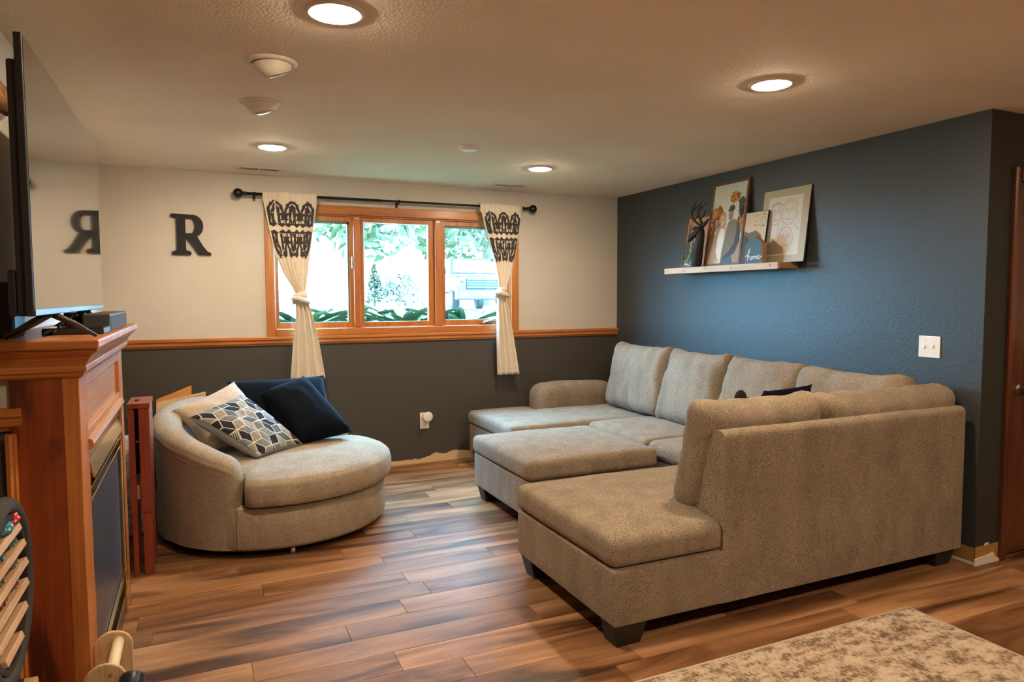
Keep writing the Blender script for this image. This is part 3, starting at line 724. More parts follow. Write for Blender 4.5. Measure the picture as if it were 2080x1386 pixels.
mk('side_panel', B(XL+.001, FX-.045, FB-.02, FB, 0, 1.297), m_panel, fp)
mk('rail', B(FX-.04, FX-.002, FA+.151, FB-.131, 1.165, 1.297), m_oaky, fp, bevel=.003)
mk('rail', B(FX-.04, FX-.002, FA+.151, FB-.131, .955, 1.02), m_oaky, fp, bevel=.003)
mk('frieze_panel', B(FX-.04, FX-.016, FA+.151, FB-.131, 1.02, 1.165), m_oaky, fp)
mk('ledge_moulding', MB().prism([(0, .955), (.012, .960), (.018, .975), (.012, .990), (0, .995)], lambda a, b_, k: (FX-.002+a, FA+.14 if k == 0 else FB-.12, b_)), m_oaky, fp)
oy0, oy1 = FA+.151, FB-.131
mk('firebox', B(XL+.002, FX-.032, oy0, oy1, .0, .955), m_matteblack, fp)
mk('brass_frame', B(FX-.045, FX-.003, oy0+.001, oy0+.035, .0, .954), m_brass, fp, bevel=.003)
mk('brass_frame', B(FX-.045, FX+.003, oy1-.05, oy1-.001, .0, .954), m_brass, fp, bevel=.004)
mk('brass_frame', B(FX-.045, FX-.003, oy0+.036, oy1-.051, .918, .954), m_brass, fp, bevel=.003)
mk('brass_hood', MB().prism([(-.010, .935), (.010, .858), (.006, .854), (-.014, .930)], lambda a, b_, k: (FX+a, oy0+.03 if k == 0 else oy1-.055, b_)), m_brass, fp)
for z in (.815, .775): mk('louvre', B(FX-.020, FX-.001, oy0+.036, oy1-.052, z, z+.012), m_brass, fp, bevel=.002)
mk('glass_door', B(FX-.030, FX-.010, oy0+.036, oy1-.10, .215, .770), m_glass_reflect, fp)
for z in (.195, .115): mk('louvre', B(FX-.020, FX+.002, oy0+.036, oy1-.052, z, z+.014), m_brass, fp, bevel=.002)
mk('kick_plate', B(FX-.030, FX-.008, oy0+.036, oy1-.052, .005, .11), m_glass_reflect, fp)

# ------------------------------------------------------------------ television on the mantel
tv = thing('television', (-.40, 2.78, 1.325), 'large flat-screen television standing on the fireplace mantel', 'television')
ta = Vector((-.381, 2.115, 0)); tb_ = Vector((-.379, 3.49, 0)); td = (tb_-ta).normalized(); tn = Vector((td.y, -td.x, 0))
def tvp(s, d, z): return ta+td*s+tn*d+Vector((0, 0, z))
TW = (tb_-ta).length
def tvbox(n, s0, s1, d0, d1, z0, z1, m, bevel=.002, par=tv):
    c = (tvp(s0, d0, z0)+tvp(s1, d1, z1))/2
    return mk(n, MB().obox(c, td*(s1-s0)/2, tn*(d1-d0)/2, (0, 0, (z1-z0)/2)), m, par, bevel=bevel)
tvbox('panel', 0, TW, -.018, 0, 1.40, 2.108, m_black, .003)
tvbox('screen', .007, TW-.007, .0005, .0012, 1.419, 2.101, m_screen, 0)
tvbox('bezel_strip', .004, TW-.004, .0005, .003, 1.402, 1.418, flat('silver_grey_strip', (.16, .19, .20), .35, .5), .0008)
tvbox('rear_housing', .03, TW-.03, -.042, -.0185, 1.40, 2.05, m_black, .006)
tvbox('rear_box', .03, TW-.2, -.060, -.0425, 1.40, 1.52, m_black, .004)
def tvleg(s, out=1):
    a = tvp(s, -.02, 1.398)
    mk('foot', MB().tube([a+Vector((0, 0, .004)), tvp(s+.04*out, -.012+.047*out, 1.368), tvp(s+.085*out, -.012+.097*out, 1.329)], [.011, .009, .0055], 8), m_black, tv, smooth=True)
    mk('foot', MB().tube([a+Vector((0, 0, .004)), tvp(s-.02, -.06, 1.375), tvp(s-.03, -.13, 1.332)], [.012, .012, .007], 8), m_black, tv, smooth=True)
tvleg(.33); tvleg(TW-.30, 0)
mb = B(-.385, -.295, 2.927, 3.55, 1.325, 1.388)
sbx = mk('soundbar', mb, flat('charcoal_case', (.03, .033, .034), .55), bevel=.006, seg=3); tag(sbx, 'dark grey soundbar at the front edge of the mantel', 'soundbar')
mk('speaker_grille', B(-.2948, -.2935, 2.94, 3.54, 1.332, 1.381), flat('grille_cloth', (.06, .065, .065), .9), sbx)
t = mk('media_player', B(-.47, -.292, 2.70, 2.88, 1.3255, 1.345), m_black, bevel=.004); tag(t, 'slim black media player lying on the mantel under the TV', 'media player')
mk('lid', B(-.468, -.294, 2.702, 2.878, 1.3455, 1.3475), flat('gloss_black', (.01, .01, .01), .1), t)
t = mk('streaming_box', B(-.47, -.40, 3.12, 3.34, 1.3655, 1.390), m_black, bevel=.004); tag(t, 'small black box behind the soundbar under the TV', 'media box')
mk('stand', B(-.46, -.41, 3.16, 3.30, 1.3255, 1.3655), m_black, t)
sp_ = mk('speaker', B(-.605, -.512, 2.535, 2.69, 1.3255, 1.495), m_matteblack, bevel=.008, seg=3); tag(sp_, 'black box speaker at the near end of the mantel', 'speaker')
mk('front_grille', B(-.5125, -.509, 2.545, 2.68, 1.335, 1.485), m_black, sp_, bevel=.002)
random.seed(11)
for i in range(5):
    y = 2.86+.05*i; P = [(-.45+.02*i, y-.25, 1.3315), (-.43, y-.12, 1.345+.01*(i % 3)), (-.425+.015*(i % 2), y, 1.375+.01*(i % 2)), (-.44, y+.1, 1.36), (-.47, y+.2, 1.331)]
    # smooth the cable a little
    Q = []
    for k in range(len(P)-1):
        for f in range(5): Q.append(Vector(P[k]).lerp(Vector(P[k+1]), f/5)+Vector((0, 0, .004*math.sin(f+i))))
    tag(mk('cable', MB().tube(Q, .0045, 6), m_matteblack, smooth=True), ['black cable looping under the near end of the TV', 'black cable beside the TV foot on the mantel', 'black cable in the middle of the tangle under the TV', 'black cable running towards the soundbar under the TV', 'farthest black cable of the tangle under the TV'][i], 'cable', 'cables under the TV')

# wall ornament beside the TV
orn = MB(); orn.grid(lambda u, v: (XL+.02+.035*math.sin(pi*v)*(1+.4*mnoise.noise((u*6, v*4, 1))), 2.90+.15*math.sin(pi*(.02+.96*v))*math.cos(2*pi*u)*(1+.35*mnoise.noise((math.cos(2*pi*u)*2, math.sin(2*pi*u)*2, v*3))), 2.11+.05*math.sin(pi*(.02+.96*v))*math.sin(2*pi*u)+.03*(v-.5)), 28, 12, cu=True)
m_bark = wood('rough_bark', [(.3, (.12, .05, .02)), (.5, (.36, .17, .06)), (.8, (.55, .33, .15))], 'y', 3, .9, stretch=6)
orn = MB(); orn.grid(lambda u, v: (XL+.035+.034*math.cos(2*pi*u)*math.sin(pi*(.03+.94*v)), 2.80+.25*(v-.5)*2+.02*mnoise.noise((u*7, v*9, 0)), 2.11+.045*math.sin(2*pi*u)*math.sin(pi*(.03+.94*v))+.015*mnoise.noise((u*9, v*12, 4))), 24, 22, cu=True)
tag(mk('wood_ornament', orn, m_bark, smooth=True, origin=(XL, 2.8, 2.06)), 'rough brown wooden ornament hung on the wall beside the TV', 'wall ornament')

# ------------------------------------------------------------------ red folding stand, bags and blanket behind the chair
rs_ = thing('folding_stand', (-.295, 4.12, 0), 'folded red-stained wooden stand between fireplace and swivel chair', 'folding stand')
for (x0, x1) in ((-.345, -.317), (-.297, -.247)):
    mk('side_board', B(x0, x1, 4.01, 4.28, .335, .88), m_red, rs_, bevel=.002)
    mk('leg', B(x0+.003, x1-.002, 4.018, 4.10, 0, .334), m_red, rs_, bevel=.002); mk('leg', B(x0+.003, x1-.002, 4.19, 4.272, 0, .334), m_red, rs_, bevel=.002)
tp = MB()
tp.box(-.347, -.322, 4.005, 4.285, .881, .905); tp.box(-.299, -.244, 4.005, 4.285, .881, .905); tp.box(-.322, -.299, 4.005, 4.10, .881, .905); tp.box(-.322, -.299, 4.17, 4.285, .881, .905)
mk('top', tp, m_red, rs_)
mk('spacer', B(-.3165, -.2975, 4.03, 4.06, .40, .475), m_pine_end, rs_, bevel=.002)
mk('bolt', MB().tube([(-.3165, 4.05, .70), (-.2975, 4.05, .70)], .006, 8), m_chrome, rs_, smooth=True)
mk('stretcher', B(-.3165, -.2975, 4.20, 4.26, .5, .86), m_red, rs_)
m_kraft = paint('kraft_paper', (.52, .36, .20), 30, .2, .8)
def bag(name, x0, x1, y0, y1, h0, h1, m, label):
    mb = MB(); n = 8
    for j in range(n+1):
        f = j/n; wv = .012*math.sin(f*7)
        yy = y0+(y1-y0)*.5; hy = (y1-y0)/2*(1-.75*f**2)
        h = h1*f
        mb.V += [(x0+wv*.3, yy-hy+wv, h if j < n else h0), (x1+wv*.3, yy-hy+wv, h), (x1+wv*.3, yy+hy+wv, h), (x0+wv*.3, yy+hy+wv, h if j < n else h0)]
    for j in range(n):
        for k in range(4): a = j*4; mb.F.append((a+k, a+(k+1) % 4, a+4+(k+1) % 4, a+4+k))
    mb.F += [(3, 2, 1, 0), (n*4, n*4+1, n*4+2, n*4+3)]
    return tag(mk(name, mb, m), label, 'paper bag', 'paper bags behind the swivel chair')
bag('paper_bag', -.29, .03, 5.44, 5.62, .70, .755, m_kraft, 'plain tan paper bag standing behind the swivel chair')
o = bag('paper_bag', -.30, -.065, 5.64, 5.74, .70, .79, paint('orange_print_paper', (.55, .25, .08), 14, .2, .8), 'orange printed paper bag behind the tan one by the dark wall')
bl = cushion(-.56, -.275, 4.62, 5.05, .0, .56, .1, .04, .03, (10, 12, 10), 41)
tag(mk('fluffy_cushion', bl, tweed('grey_plush', (.24, .22, .20), (.62, .58, .54), 60, 1.0, .3), smooth=True), 'fluffy grey and white floor cushion wedged beside the swivel chair', 'floor cushion')

# ------------------------------------------------------------------ wheel rack, trunk, toy trolley at the near end of the fireplace
WXc, WYc, WZc, WR = -.47, 2.09, .70, .218
tk = thing('wicker_trunk', (-.56, 1.95, 0), 'woven wicker trunk standing by the fireplace under the wheel rack', 'trunk')
m_wick = wood('wicker', [(.3, (.20, .10, .04)), (.6, (.42, .25, .11)), (.8, (.55, .36, .18))], 'x', 6, .7, stretch=5)
mk('body', B(-.74, -.425, 1.70, 2.155, 0, .412), m_wick, tk, bevel=.01)
mk('lid', B(-.748, -.418, 1.692, 2.163, .414, .439), m_wick, tk, bevel=.006)
for z in (.06, .14, .22, .30, .38):
    mk('woven_band', B(-.428, -.421, 1.71, 2.145, z-.02, z+.02), m_lightwood, tk, bevel=.003)
wh = thing('wheel_rack', (WXc, WYc, .439), 'bicycle wheel rack with pale wooden slats at the end of the fireplace', 'rack')
tyr = MB().grid(lambda u, v: (WXc+.024*math.sin(2*pi*v), WYc+(WR+.024*math.cos(2*pi*v)*(1+.10*((int(u*120) % 2)*(math.cos(2*pi*v) > .4))))*math.cos(2*pi*u), WZc+(WR+.024*math.cos(2*pi*v))*math.sin(2*pi*u)), 120, 12, cu=True, cv=True)
mk('tyre', tyr, m_rubber, wh, smooth=True)
rm = MB().grid(lambda u, v: (WXc+.016*[-1, 1, 1, -1][int(v*4)%4], WYc+(WR-.03+.008*[-1, -1, 1, 1][int(v*4)%4])*math.cos(2*pi*u), WZc+(WR-.03+.008*[-1, -1, 1, 1][int(v*4)%4])*math.sin(2*pi*u)), 60, 4, cu=True, cv=True)
mk('rim', rm, m_black, wh)
mk('back_disc', MB().lathe([(WR-.03, -.008), (WR-.03, 0)], (WXc-.03, WYc, WZc), (1, 0, 0), 40), m_matteblack, wh)
for i in range(6):
    z = .832-.057*i; hc = math.sqrt(max(0, (WR-.042)**2-(z-WZc)**2))
    mk('slat', MB().obox((WXc-.006, WYc, z), (0, hc, 0), (.026, 0, .008), (-.003, 0, .009)), m_lightwood, wh, bevel=.002)
mk('stand_foot', B(WXc-.03, WXc+.03, WYc-.16, WYc+.02, .4395, .462), m_black, wh)
def lump(c, r, m, label, seed):
    mb = MB().grid(lambda u, v: (c[0]+r[0]*math.cos(2*pi*u)*math.sin(pi*(.02+.96*v))*(1+.4*mnoise.noise((u*6+seed, v*5, 0))), c[1]+r[1]*math.sin(2*pi*u)*math.sin(pi*(.02+.96*v))*(1+.3*mnoise.noise((u*5, v*6, seed))), c[2]-r[2]*math.cos(pi*(.02+.96*v))), 24, 14, cu=True)
    return tag(mk('bandana', mb, m, smooth=True), label, 'cloth', 'bandanas on the wheel rack')
def floral(name, a, bcol):
    m, nt, b = nmat(name); mp = coords(nt); v = N(nt, 'ShaderNodeTexVoronoi'); v.inputs['Scale'].default_value = 95; nt.links.new(mp.outputs[0], v.inputs['Vector'])
    r = ramp(nt, [(.25, bcol), (.4, a)]); nt.links.new(v.outputs[0], r.inputs[0]); nt.links.new(r.outputs[0], b.inputs['Base Color']); b.inputs['Roughness'].default_value = .9; return m
lump((WXc-.004, WYc+.085, .868), (.026, .035, .026), floral('red_floral', (.55, .015, .04), (.8, .6, .5)), 'red floral bandana folded on the top slat of the wheel rack', 1)
lump((WXc-.002, WYc+.015, .864), (.026, .030, .022), floral('teal_floral', (.03, .22, .28), (.6, .65, .6)), 'teal floral bandana beside the red one on the wheel rack', 2)
for i in range(1, 4):
    z = .832-.057*i+.022; P = [(WXc-.004+.006*math.sin(k), WYc+.14-.02*k, z+.002*math.cos(k*1.7)) for k in range(12)]
    bd = MB()
    for q in P: bd.ball(q, .009, nu=8, nv=6)
    tag(mk('bead_string', bd, floral('beads_%d' % i, [(.02, .10, .12), (.10, .08, .03), (.12, .03, .05)][i-1], (.3, .3, .3)), smooth=True), ['teal bead string on the second slat of the wheel rack', 'brown bead string on the third slat of the wheel rack', 'dark red bead string on the fourth slat of the wheel rack'][i-1], 'beads', 'bead strings on the wheel rack')
tt = thing('toy_trolley', (-.27, 2.39, 0), 'pale wooden toy trolley handle and sides on the floor by the fireplace', 'toy trolley')
def side(y):
    P = [(-.335, 0), (-.225, 0), (-.225, .33)]+[(-.28+.055*math.cos(a), .33+.05*math.sin(a)) for a in [pi*k/10 for k in range(1, 10)]]+[(-.335, .33)]
    return MB().prism(P, lambda a, b_, k: (a+.10*(b_-.35) * 0, y+.012*k, b_))
m_birch = wood('birch_ply', [(.3, (.52, .37, .21)), (.6, (.62, .46, .28)), (.8, (.68, .52, .34))], 'z', 2, .5)
mk('side_board', side(2.275), m_birch, tt, bevel=.004); mk('side_board', side(2.495), m_birch, tt, bevel=.004)
mk('handle_rod', MB().tube([(-.265, 2.287, .345), (-.265, 2.495, .345)], .017, 16), flat('cream_dowel', (.72, .60, .40), .45), tt, smooth=True)
mk('bolt', MB().lathe([(.006, 0), (.005, .003)], (-.265, 2.275, .345), (0, -1, 0), 10), m_chrome, tt)
mk('tray', B(-.333, -.227, 2.287, 2.495, .06, .075), m_birch, tt)
tu = thing('drink_tube', (-.215, 2.1, 0), 'dark navy cylindrical flask leaning against the wooden toy trolley', 'flask')
A_, B_ = Vector((-.25, 1.97, .035)), Vector((-.208, 2.262, .335)); dd = (B_-A_).normalized()
m_navyp = flat('navy_metal', (.018, .022, .036), .35, .3)
mk('body', MB().lathe([(.028, 0), (.031, .01), (.031, (B_-A_).length-.05), (.028, (B_-A_).length-.04)], A_, dd, 24), m_navyp, tu, smooth=True, auto=.7)
mk('lid', MB().lathe([(.030, 0), (.034, .004), (.034, .035), (.028, .045), (.026, .046)], B_-dd*.038, dd, 24), m_navyp, tu, smooth=True, auto=.7)

# ------------------------------------------------------------------ curtain rod and knotted curtains
RY, RZ = YB-.082, 2.238
rod = thing('curtain_rod', (1.55, RY, RZ), 'black metal curtain rod with ball finials above the window', 'curtain rod')
mk('pole', MB().tube([(.36, RY, RZ), (1.40, RY, RZ)], .0115, 12), m_rod, rod, smooth=True); mk('pole', MB().tube([(1.40, RY, RZ), (2.74, RY, RZ)], .0095, 12), m_rod, rod, smooth=True)
for x, s in ((.335, -1), (2.755, 1)):
    fi = mk('finial', MB().lathe([(.014, -.03), (.016, -.02), (.011, -.012), (.018, -.006), (.012, .0), (.022, .004), (.032, .018), (.036, .034), (.033, .05), (.022, .063), (.008, .070), (.001, .071)], (x, RY, RZ), (s, 0, 0), 24), m_rod, rod, smooth=True)
for x in (.42, 1.548, 2.69):
    br = mk('bracket', MB().tube([(x, RY, RZ-.014), (x, RY+.03, RZ-.018), (x, YB-.005, RZ-.018)], .006, 8), m_rod, rod, smooth=True)
    mk('bracket_plate', B(x-.010, x+.010, YB-.006, YB-.0005, RZ-.045, RZ+.012), m_rod, br, bevel=.002)
    mk('bracket_cup', MB().tube([(x-.007, RY, RZ), (x+.007, RY, RZ)], .016, 12), m_rod, br, smooth=True)
def interp(K, z):
    for a, b_ in zip(K, K[1:]):
        if a[0] >= z >= b_[0]:
            f = (a[0]-z)/(a[0]-b_[0]); return [a[i]+(b_[i]-a[i])*f for i in range(1, len(a))]
    return list(K[-1][1:]) if z < K[-1][0] else list(K[0][1:])
def spiral(cx, cy, r0, r1, a0, a1, n=18): return [(cx+(r0+(r1-r0)*k/n)*math.cos(a0+(a1-a0)*k/n), cy+(r0+(r1-r0)*k/n)*math.sin(a0+(a1-a0)*k/n)) for k in range(n+1)]
def motif():
    """strokes (points, widths) of the printed scrollwork, unit square"""
    out = []
    for (x0, sx) in ((0.0, 1), (.36, -1), (.36, 1), (.70, -1), (.70, 1), (1.0, -1)):
        T = lambda pts: [(x0+sx*.17*px*1.0, py) for px, py in pts]
        for sy in (1, -1):
            V = lambda pts: [(px, .52+sy*(py)) for px, py in pts]
            sp1 = spiral(.42, .24, .30, .05, -1.5, 4.6, 22)
            sp1 = [(px, .17+(py-.24)*.42) for px, py in sp1]
            out.append((T(V(sp1)), [.05-.03*k/22 for k in range(23)]))
            out.append((T(V([(.15, .10), (.10, .2), (.22, .32), (.5, .40), (.85, .44), (1.0, .47)])), [.03, .05, .055, .05, .04, .01]))
            out.append((T(V([(.55, .27), (.8, .33), (1.0, .42)])), [.02, .06, .01]))
            out.append((T(V([(.15, .07), (.55, .055), (1.0, .075)])), [.05, .045, .02]))
            out.append((T(V([(.9, .08), (.72, .17), (.80, .28), (.98, .33)])), [.02, .035, .035, .01]))
            if sy < 0: out.append((T(V([(.2, .34), (.35, .44), (.6, .49), (.75, .44), (.6, .38)])), [.03, .05, .04, .03, .01]))
    return out
def curtain(name, KU, KL, zk, label, ph, xk):
    t = thing(name, (xk, YB-.085, KL[-1][0]), label, 'curtain', 'knotted curtains')
    zt, zb = KU[0][0], KU[-1][0]
    def surf(u, z, K=KU, off=0):
        xl, xr = interp(K, z); wd = xr-xl
        n = 8; am = .0045+.004*min(1, .2/max(wd, .06)) if z < 2.20 else .004
        y = RY-.014+am*math.sin(2*pi*n*u+ph)*(.6+.4*math.sin(5*u+ph))-.006
        if K is KL: y = RY-.022+.016*math.sin(2*pi*3.5*u+ph)*min(1, (1.46-z)/.2+.3)
        x = xl+wd*(u+.010*math.sin(2*pi*n*u*2))
        return (x, y-off, z)
    up_ = MB().grid(lambda u, v: surf(u, zt+(zb-zt)*v), 80, 46)
    cl = mk('curtain_panel', up_, m_curtain, t, smooth=True); sm = cl.modifiers.new('thickness', 'SOLIDIFY'); sm.thickness = .0012
    bk = mk('rod_pocket', MB().grid(lambda u, v: (KU[0][1]+(KU[0][2]-KU[0][1])*u, RY+[-.016, -.017, -.006, .008, .016, .017, .015][int(v*6+.5)]+.003*math.sin(2*pi*14*u+ph)*(1-v), RZ+[-.05, .012, .024, .022, .008, -.02, -.05][int(v*6+.5)]), 90, 7), m_curtain, t, smooth=True)
    lo = MB().grid(lambda u, v: surf(u, KL[0][0]+(KL[-1][0]-KL[0][0])*v, KL), 60, 30)
    cl2 = mk('curtain_tail', lo, m_curtain, t, smooth=True); sm = cl2.modifiers.new('thickness', 'SOLIDIFY'); sm.thickness = .0012
    mk('hem_stitch', MB().strip([(k/30, 0) for k in range(31)], .003, lambda a, b_: surf(max(0, min(1, a)), KL[-1][0]+.055+b_, KL, .002)), flat('hem_thread', (.5, .44, .36), .9), cl2)
    # knot: a fat twisted wrap
    kx, kw = xk, .062
    kn = MB().grid(lambda u, v: (kx+(kw*(.75+.25*math.sin(pi*v))*math.cos(2*pi*u))*(1+.08*math.sin(9*v+4*pi*u)), RY-.012+.040*(.7+.3*math.sin(pi*v))*math.sin(2*pi*u)*(1+.1*math.sin(10*v-3*2*pi*u)), zk+.05*(.5-v)*2*.75+.020*math.cos(2*pi*u+.4)), 36, 16, cu=True)
    mk('knot', kn, m_curtain, t, smooth=True)
    kn2 = MB().tube([(kx-kw*1.0, RY-.03, zk-.012), (kx-kw*.4, RY-.058, zk-.006), (kx+kw*.3, RY-.060, zk-.022), (kx+kw*.98, RY-.034, zk-.040), (kx+kw*1.02, RY, zk-.03)], [.016, .021, .022, .018, .012], 10)
    mk('knot_wrap', kn2, m_curtain, t, smooth=True)
    GU, GV = 200, 170; cells = set()
    for pts, wd in motif():
        for k in range(len(pts)-1):
            for f in range(14):
                g = f/14; x = .03+.94*(pts[k][0]*(1-g)+pts[k+1][0]*g); y = pts[k][1]*(1-g)+pts[k+1][1]*g; r_ = (wd[k]*(1-g)+wd[k+1]*g)*.50
                for iu in range(int((x-r_)*GU), int((x+r_)*GU)+1):
                    for iv in range(int((y-r_)*GV), int((y+r_)*GV)+1):
                        if 4 <= iu < GU-4 and 0 <= iv < GV and ((iu+.5)/GU-x)**2+((iv+.5)/GV-y)**2 < r_*r_: cells.add((iu, iv))
    pm = MB(); vi = {}
    def pv(iu, iv):
        if (iu, iv) not in vi: vi[(iu, iv)] = len(pm.V); pm.V.append(surf(iu/GU, 1.745+iv/GV*.455, KU, .0042))
        return vi[(iu, iv)]
    for (iu, iv) in cells: pm.F.append((pv(iu, iv), pv(iu+1, iv), pv(iu+1, iv+1), pv(iu, iv+1)))
    mk('scroll_print', pm, m_print, cl)
    return t
curtain('knotted_curtain', [(2.262, .475, .882), (2.19, .478, .880), (1.99, .512, .850), (1.77, .561, .816), (1.62, .620, .798), (1.52, .680, .785), (1.47, .700, .775)],
        [(1.43, .700, .785), (1.30, .700, .830), (1.07, .672, .876), (.795, .648, .918)], 1.445, 'cream curtain with black scroll print knotted at the window side nearest the letter R', .4, .735)
curtain('knotted_curtain', [(2.262, 2.271, 2.677), (2.19, 2.28, 2.672), (2.0, 2.328, 2.640), (1.81, 2.385, 2.603), (1.65, 2.425, 2.562), (1.54, 2.440, 2.525), (1.50, 2.445, 2.515)],
        [(1.47, 2.425, 2.505), (1.35, 2.420, 2.525), (1.07, 2.420, 2.580), (.745, 2.428, 2.634)], 1.49, 'cream curtain with black scroll print knotted at the window side by the sectional', 1.9, 2.465)

# ------------------------------------------------------------------ letter R
rx, rz, rw, rh = -.170, 1.766, .275, .305
lt = MB()
def ext(poly, d=.018): lt.prism([(rx+rw*a, rz+rh*b_) for a, b_ in poly], lambda a, b_, k: (a, YB-.001-d*k, b_))
ext([(.143, .06), (.369, .06), (.369, .95), (.143, .95)])
ext([(0, .965), (.03, 1), (.60, .985), (.60, .888), (.14, .888), (.10, .905), (.03, .91)], .0182)
ext([(.02, .02), (.05, 0), (.47, 0), (.50, .03), (.49, .085), (.42, .10), (.37, .13), (.14, .13), (.10, .10), (.03, .085)], .0178)
N_ = 16; oc = [(.56+.254*math.sin(pi*k/N_), .715+.27*math.cos(pi*k/N_)) for k in range(N_+1)]; ic = [(.50+.083*math.sin(pi*k/N_)*1.15, .712+.176*math.cos(pi*k/N_)) for k in range(N_+1)]
for k in range(N_): ext([oc[k], oc[k+1], ic[k+1], ic[k]], .0181)
ext([(.369, .536), (.56, .536), (.60, .445), (.369, .445)], .0179)
ext([(.37, .44), (.66, .46), (.70, .38), (.80, .22), (.90, .10), (1.0, .055), (.985, .0), (.70, .01), (.66, .03), (.52, .24)], .0183)
tag(mk('wall_letter', lt, m_matteblack, origin=(rx, YB, rz)), 'black slab-serif letter R on the beige back wall', 'letter')

# ------------------------------------------------------------------ outlet, air freshener, switch plate
ol = thing('power_outlet', (1.77, YB, .29), 'ivory outlet plate low on the dark back wall', 'outlet')
mk('plate', B(1.730, 1.812, YB-.006, YB-.0005, .298, .44), m_ivory, ol, bevel=.003)
for z in (.335, .402):
    r_ = mk('receptacle', B(1.752, 1.79, YB-.0085, YB-.006, z-.017, z+.017), m_ivory, ol, bevel=.003)
    for x in (1.764, 1.778): mk('slot', B(x-.0015, x+.0015, YB-.0090, YB-.0085, z-.002, z+.010), m_matteblack, r_)
    mk('slot', B(1.769, 1.773, YB-.0090, YB-.0085, z-.013, z-.008), m_matteblack, r_)
pg = thing('plug_in_freshener', (1.785, YB-.04, .37), 'round white plug-in device in the outlet on the dark wall', 'plug')
mk('body', MB().lathe([(.030, .0), (.034, .004), (.034, .04), (.030, .046)], (1.780, YB-.010, .408), (0, -1, 0), 28), m_white, pg, smooth=True, auto=.6)
mk('front_cap', MB().lathe([(.030, .0465), (.040, .049), (.043, .056), (.042, .064), (.034, .068), (.002, .069)], (1.783, YB-.010, .412), (0, -1, 0), 32), m_white, pg, smooth=True, auto=.6)
sw = thing('light_switch', (XR, 2.58, 1.09), 'ivory double light switch plate on the charcoal wall', 'switch')
mk('plate', B(XR-.006, XR-.0005, 2.518, 2.644, 1.095, 1.216), m_ivory, sw, bevel=.003)
for y, dz in ((2.605, -.006), (2.557, .006)):
    mk('toggle', MB().obox((XR-.010, y, 1.157), (.006, 0, dz*.6), (0, .005, 0), (0, 0, .011)), m_white, sw, bevel=.002)
    for z in (1.127, 1.187): mk('screw', MB().lathe([(.0035, 0), (.003, .0012)], (XR-.006, y, z), (-1, 0, 0), 10), m_chrome, sw)

# ------------------------------------------------------------------ shelf and the things on it
SZ = 1.672
shf = thing('floating_shelf', (XR, 4.15, 1.627), 'rough pine floating shelf on the charcoal wall', 'shelf')
mk('front_board', B(3.552, 3.572, 3.532, 4.775, 1.626, SZ), m_pine, shf, bevel=.002)
mk('board', B(3.573, XR-.001, 3.536, 4.772, 1.630, SZ-.001), m_pine_end, shf, bevel=.002)
for y in (3.60, 3.98, 4.26, 4.52): mk('knot', MB().lathe([(.006, 0), (.004, .001)], (3.552, y, 1.648+.008*math.sin(y*30)), (-1, 0, 0), 10), m_walnut, shf)
class Plane:
    """a leaning picture: origin bottom far corner, u towards the viewer along the wall, v up the picture"""
    def __init__(s, ya, yb, h, xb, xt, z=SZ+.0008):
        s.w = ya-yb; s.h = h; dx = xt-xb; s.u = Vector((0, -1, 0)); s.v = Vector((dx, 0, math.sqrt(h*h-dx*dx))).normalized(); s.n = Vector((-s.v.z, 0, s.v.x)); s.o = Vector((xb, ya, z))
    def p(s, a, b_, d=0): return s.o+s.u*(a*s.w)+s.v*(b_*s.h)+s.n*d
    def box(s, a0, a1, b0, b1, d0, d1):
        return MB().obox((s.p(a0, b0, d0)+s.p(a1, b1, d1))/2, s.u*(a1-a0)*s.w/2, s.v*(b1-b0)*s.h/2, s.n*(d1-d0)/2)
    def poly(s, P, d): return MB().add([s.p(a, b_, d) for a, b_ in P], [tuple(range(len(P)))])
    def poly2(s, polys, d):
        mb = MB()
        for P in polys: mb.add([s.p(a, b_, d) for a, b_ in P], [tuple(range(len(P)))])
        return mb
def blob(cx, cy, rx_, ry_, n=18, j=0, sd=0): return [(cx+rx_*math.cos(2*pi*k/n)*(1+j*mnoise.noise((k*.9+sd, sd, 1))), cy+ry_*math.sin(2*pi*k/n)*(1+j*mnoise.noise((k*.9+sd, sd, 1)))) for k in range(n)]
def frame(t, pl, fw_, fd, m, back=.012):
    a, b_ = fw_/pl.w, fw_/pl.h
    for r in ((0, a, 0, 1), (1-a, 1, 0, 1), (a, 1-a, 0, b_), (a, 1-a, 1-b_, 1)): mk('frame_side', pl.box(r[0], r[1], r[2], r[3], -fd, 0), m, t, bevel=.002)
cc = {}
def fm(c, rough=.6):
    k = tuple(c)
    if k not in cc: cc[k] = flat('print_%d' % len(cc), c, rough)
    return cc[k]
D = -.006
# 1: small painting with fir trees
t = thing('framed_painting', (3.7, 4.54, SZ), 'small framed painting of fir trees on orange boards at the far end of the shelf', 'picture')
pl = Plane(4.705, 4.40, .43, 3.665, 3.728)
frame(t, pl, .018, .022, m_walnut)
pc = mk('picture', pl.box(.05, .95, .04, .96, D-.004, D), wood('orange_boards', [(.3, (.30, .14, .07)), (.6, (.42, .22, .12)), (.8, (.36, .18, .10))], 'z', 2, .6), t)
fir = []
for (cx, b0, hh, wd) in ((.17, .16, .68, .16), (.36, .14, .46, .12)):
    for k in range(6):
        f = k/6; y = b0+hh*f; w2 = wd*(1-f*.85); fir.append([(cx-w2, y), (cx+w2, y-.01), (cx+w2*.25, y+hh/5), (cx, y+hh/4.4), (cx-w2*.25, y+hh/5)])
mk('fir_print', pl.poly2(fir, D+.0006), fm((.02, .05, .035)), pc)
mk('leaf_print', pl.poly2([[(.08, .10), (.20, .20), (.42, .48), (.30, .22), (.14, .05)], [(.3, .1), (.5, .3), (.45, .12)]], D+.0010), fm((.16, .20, .04)), pc)
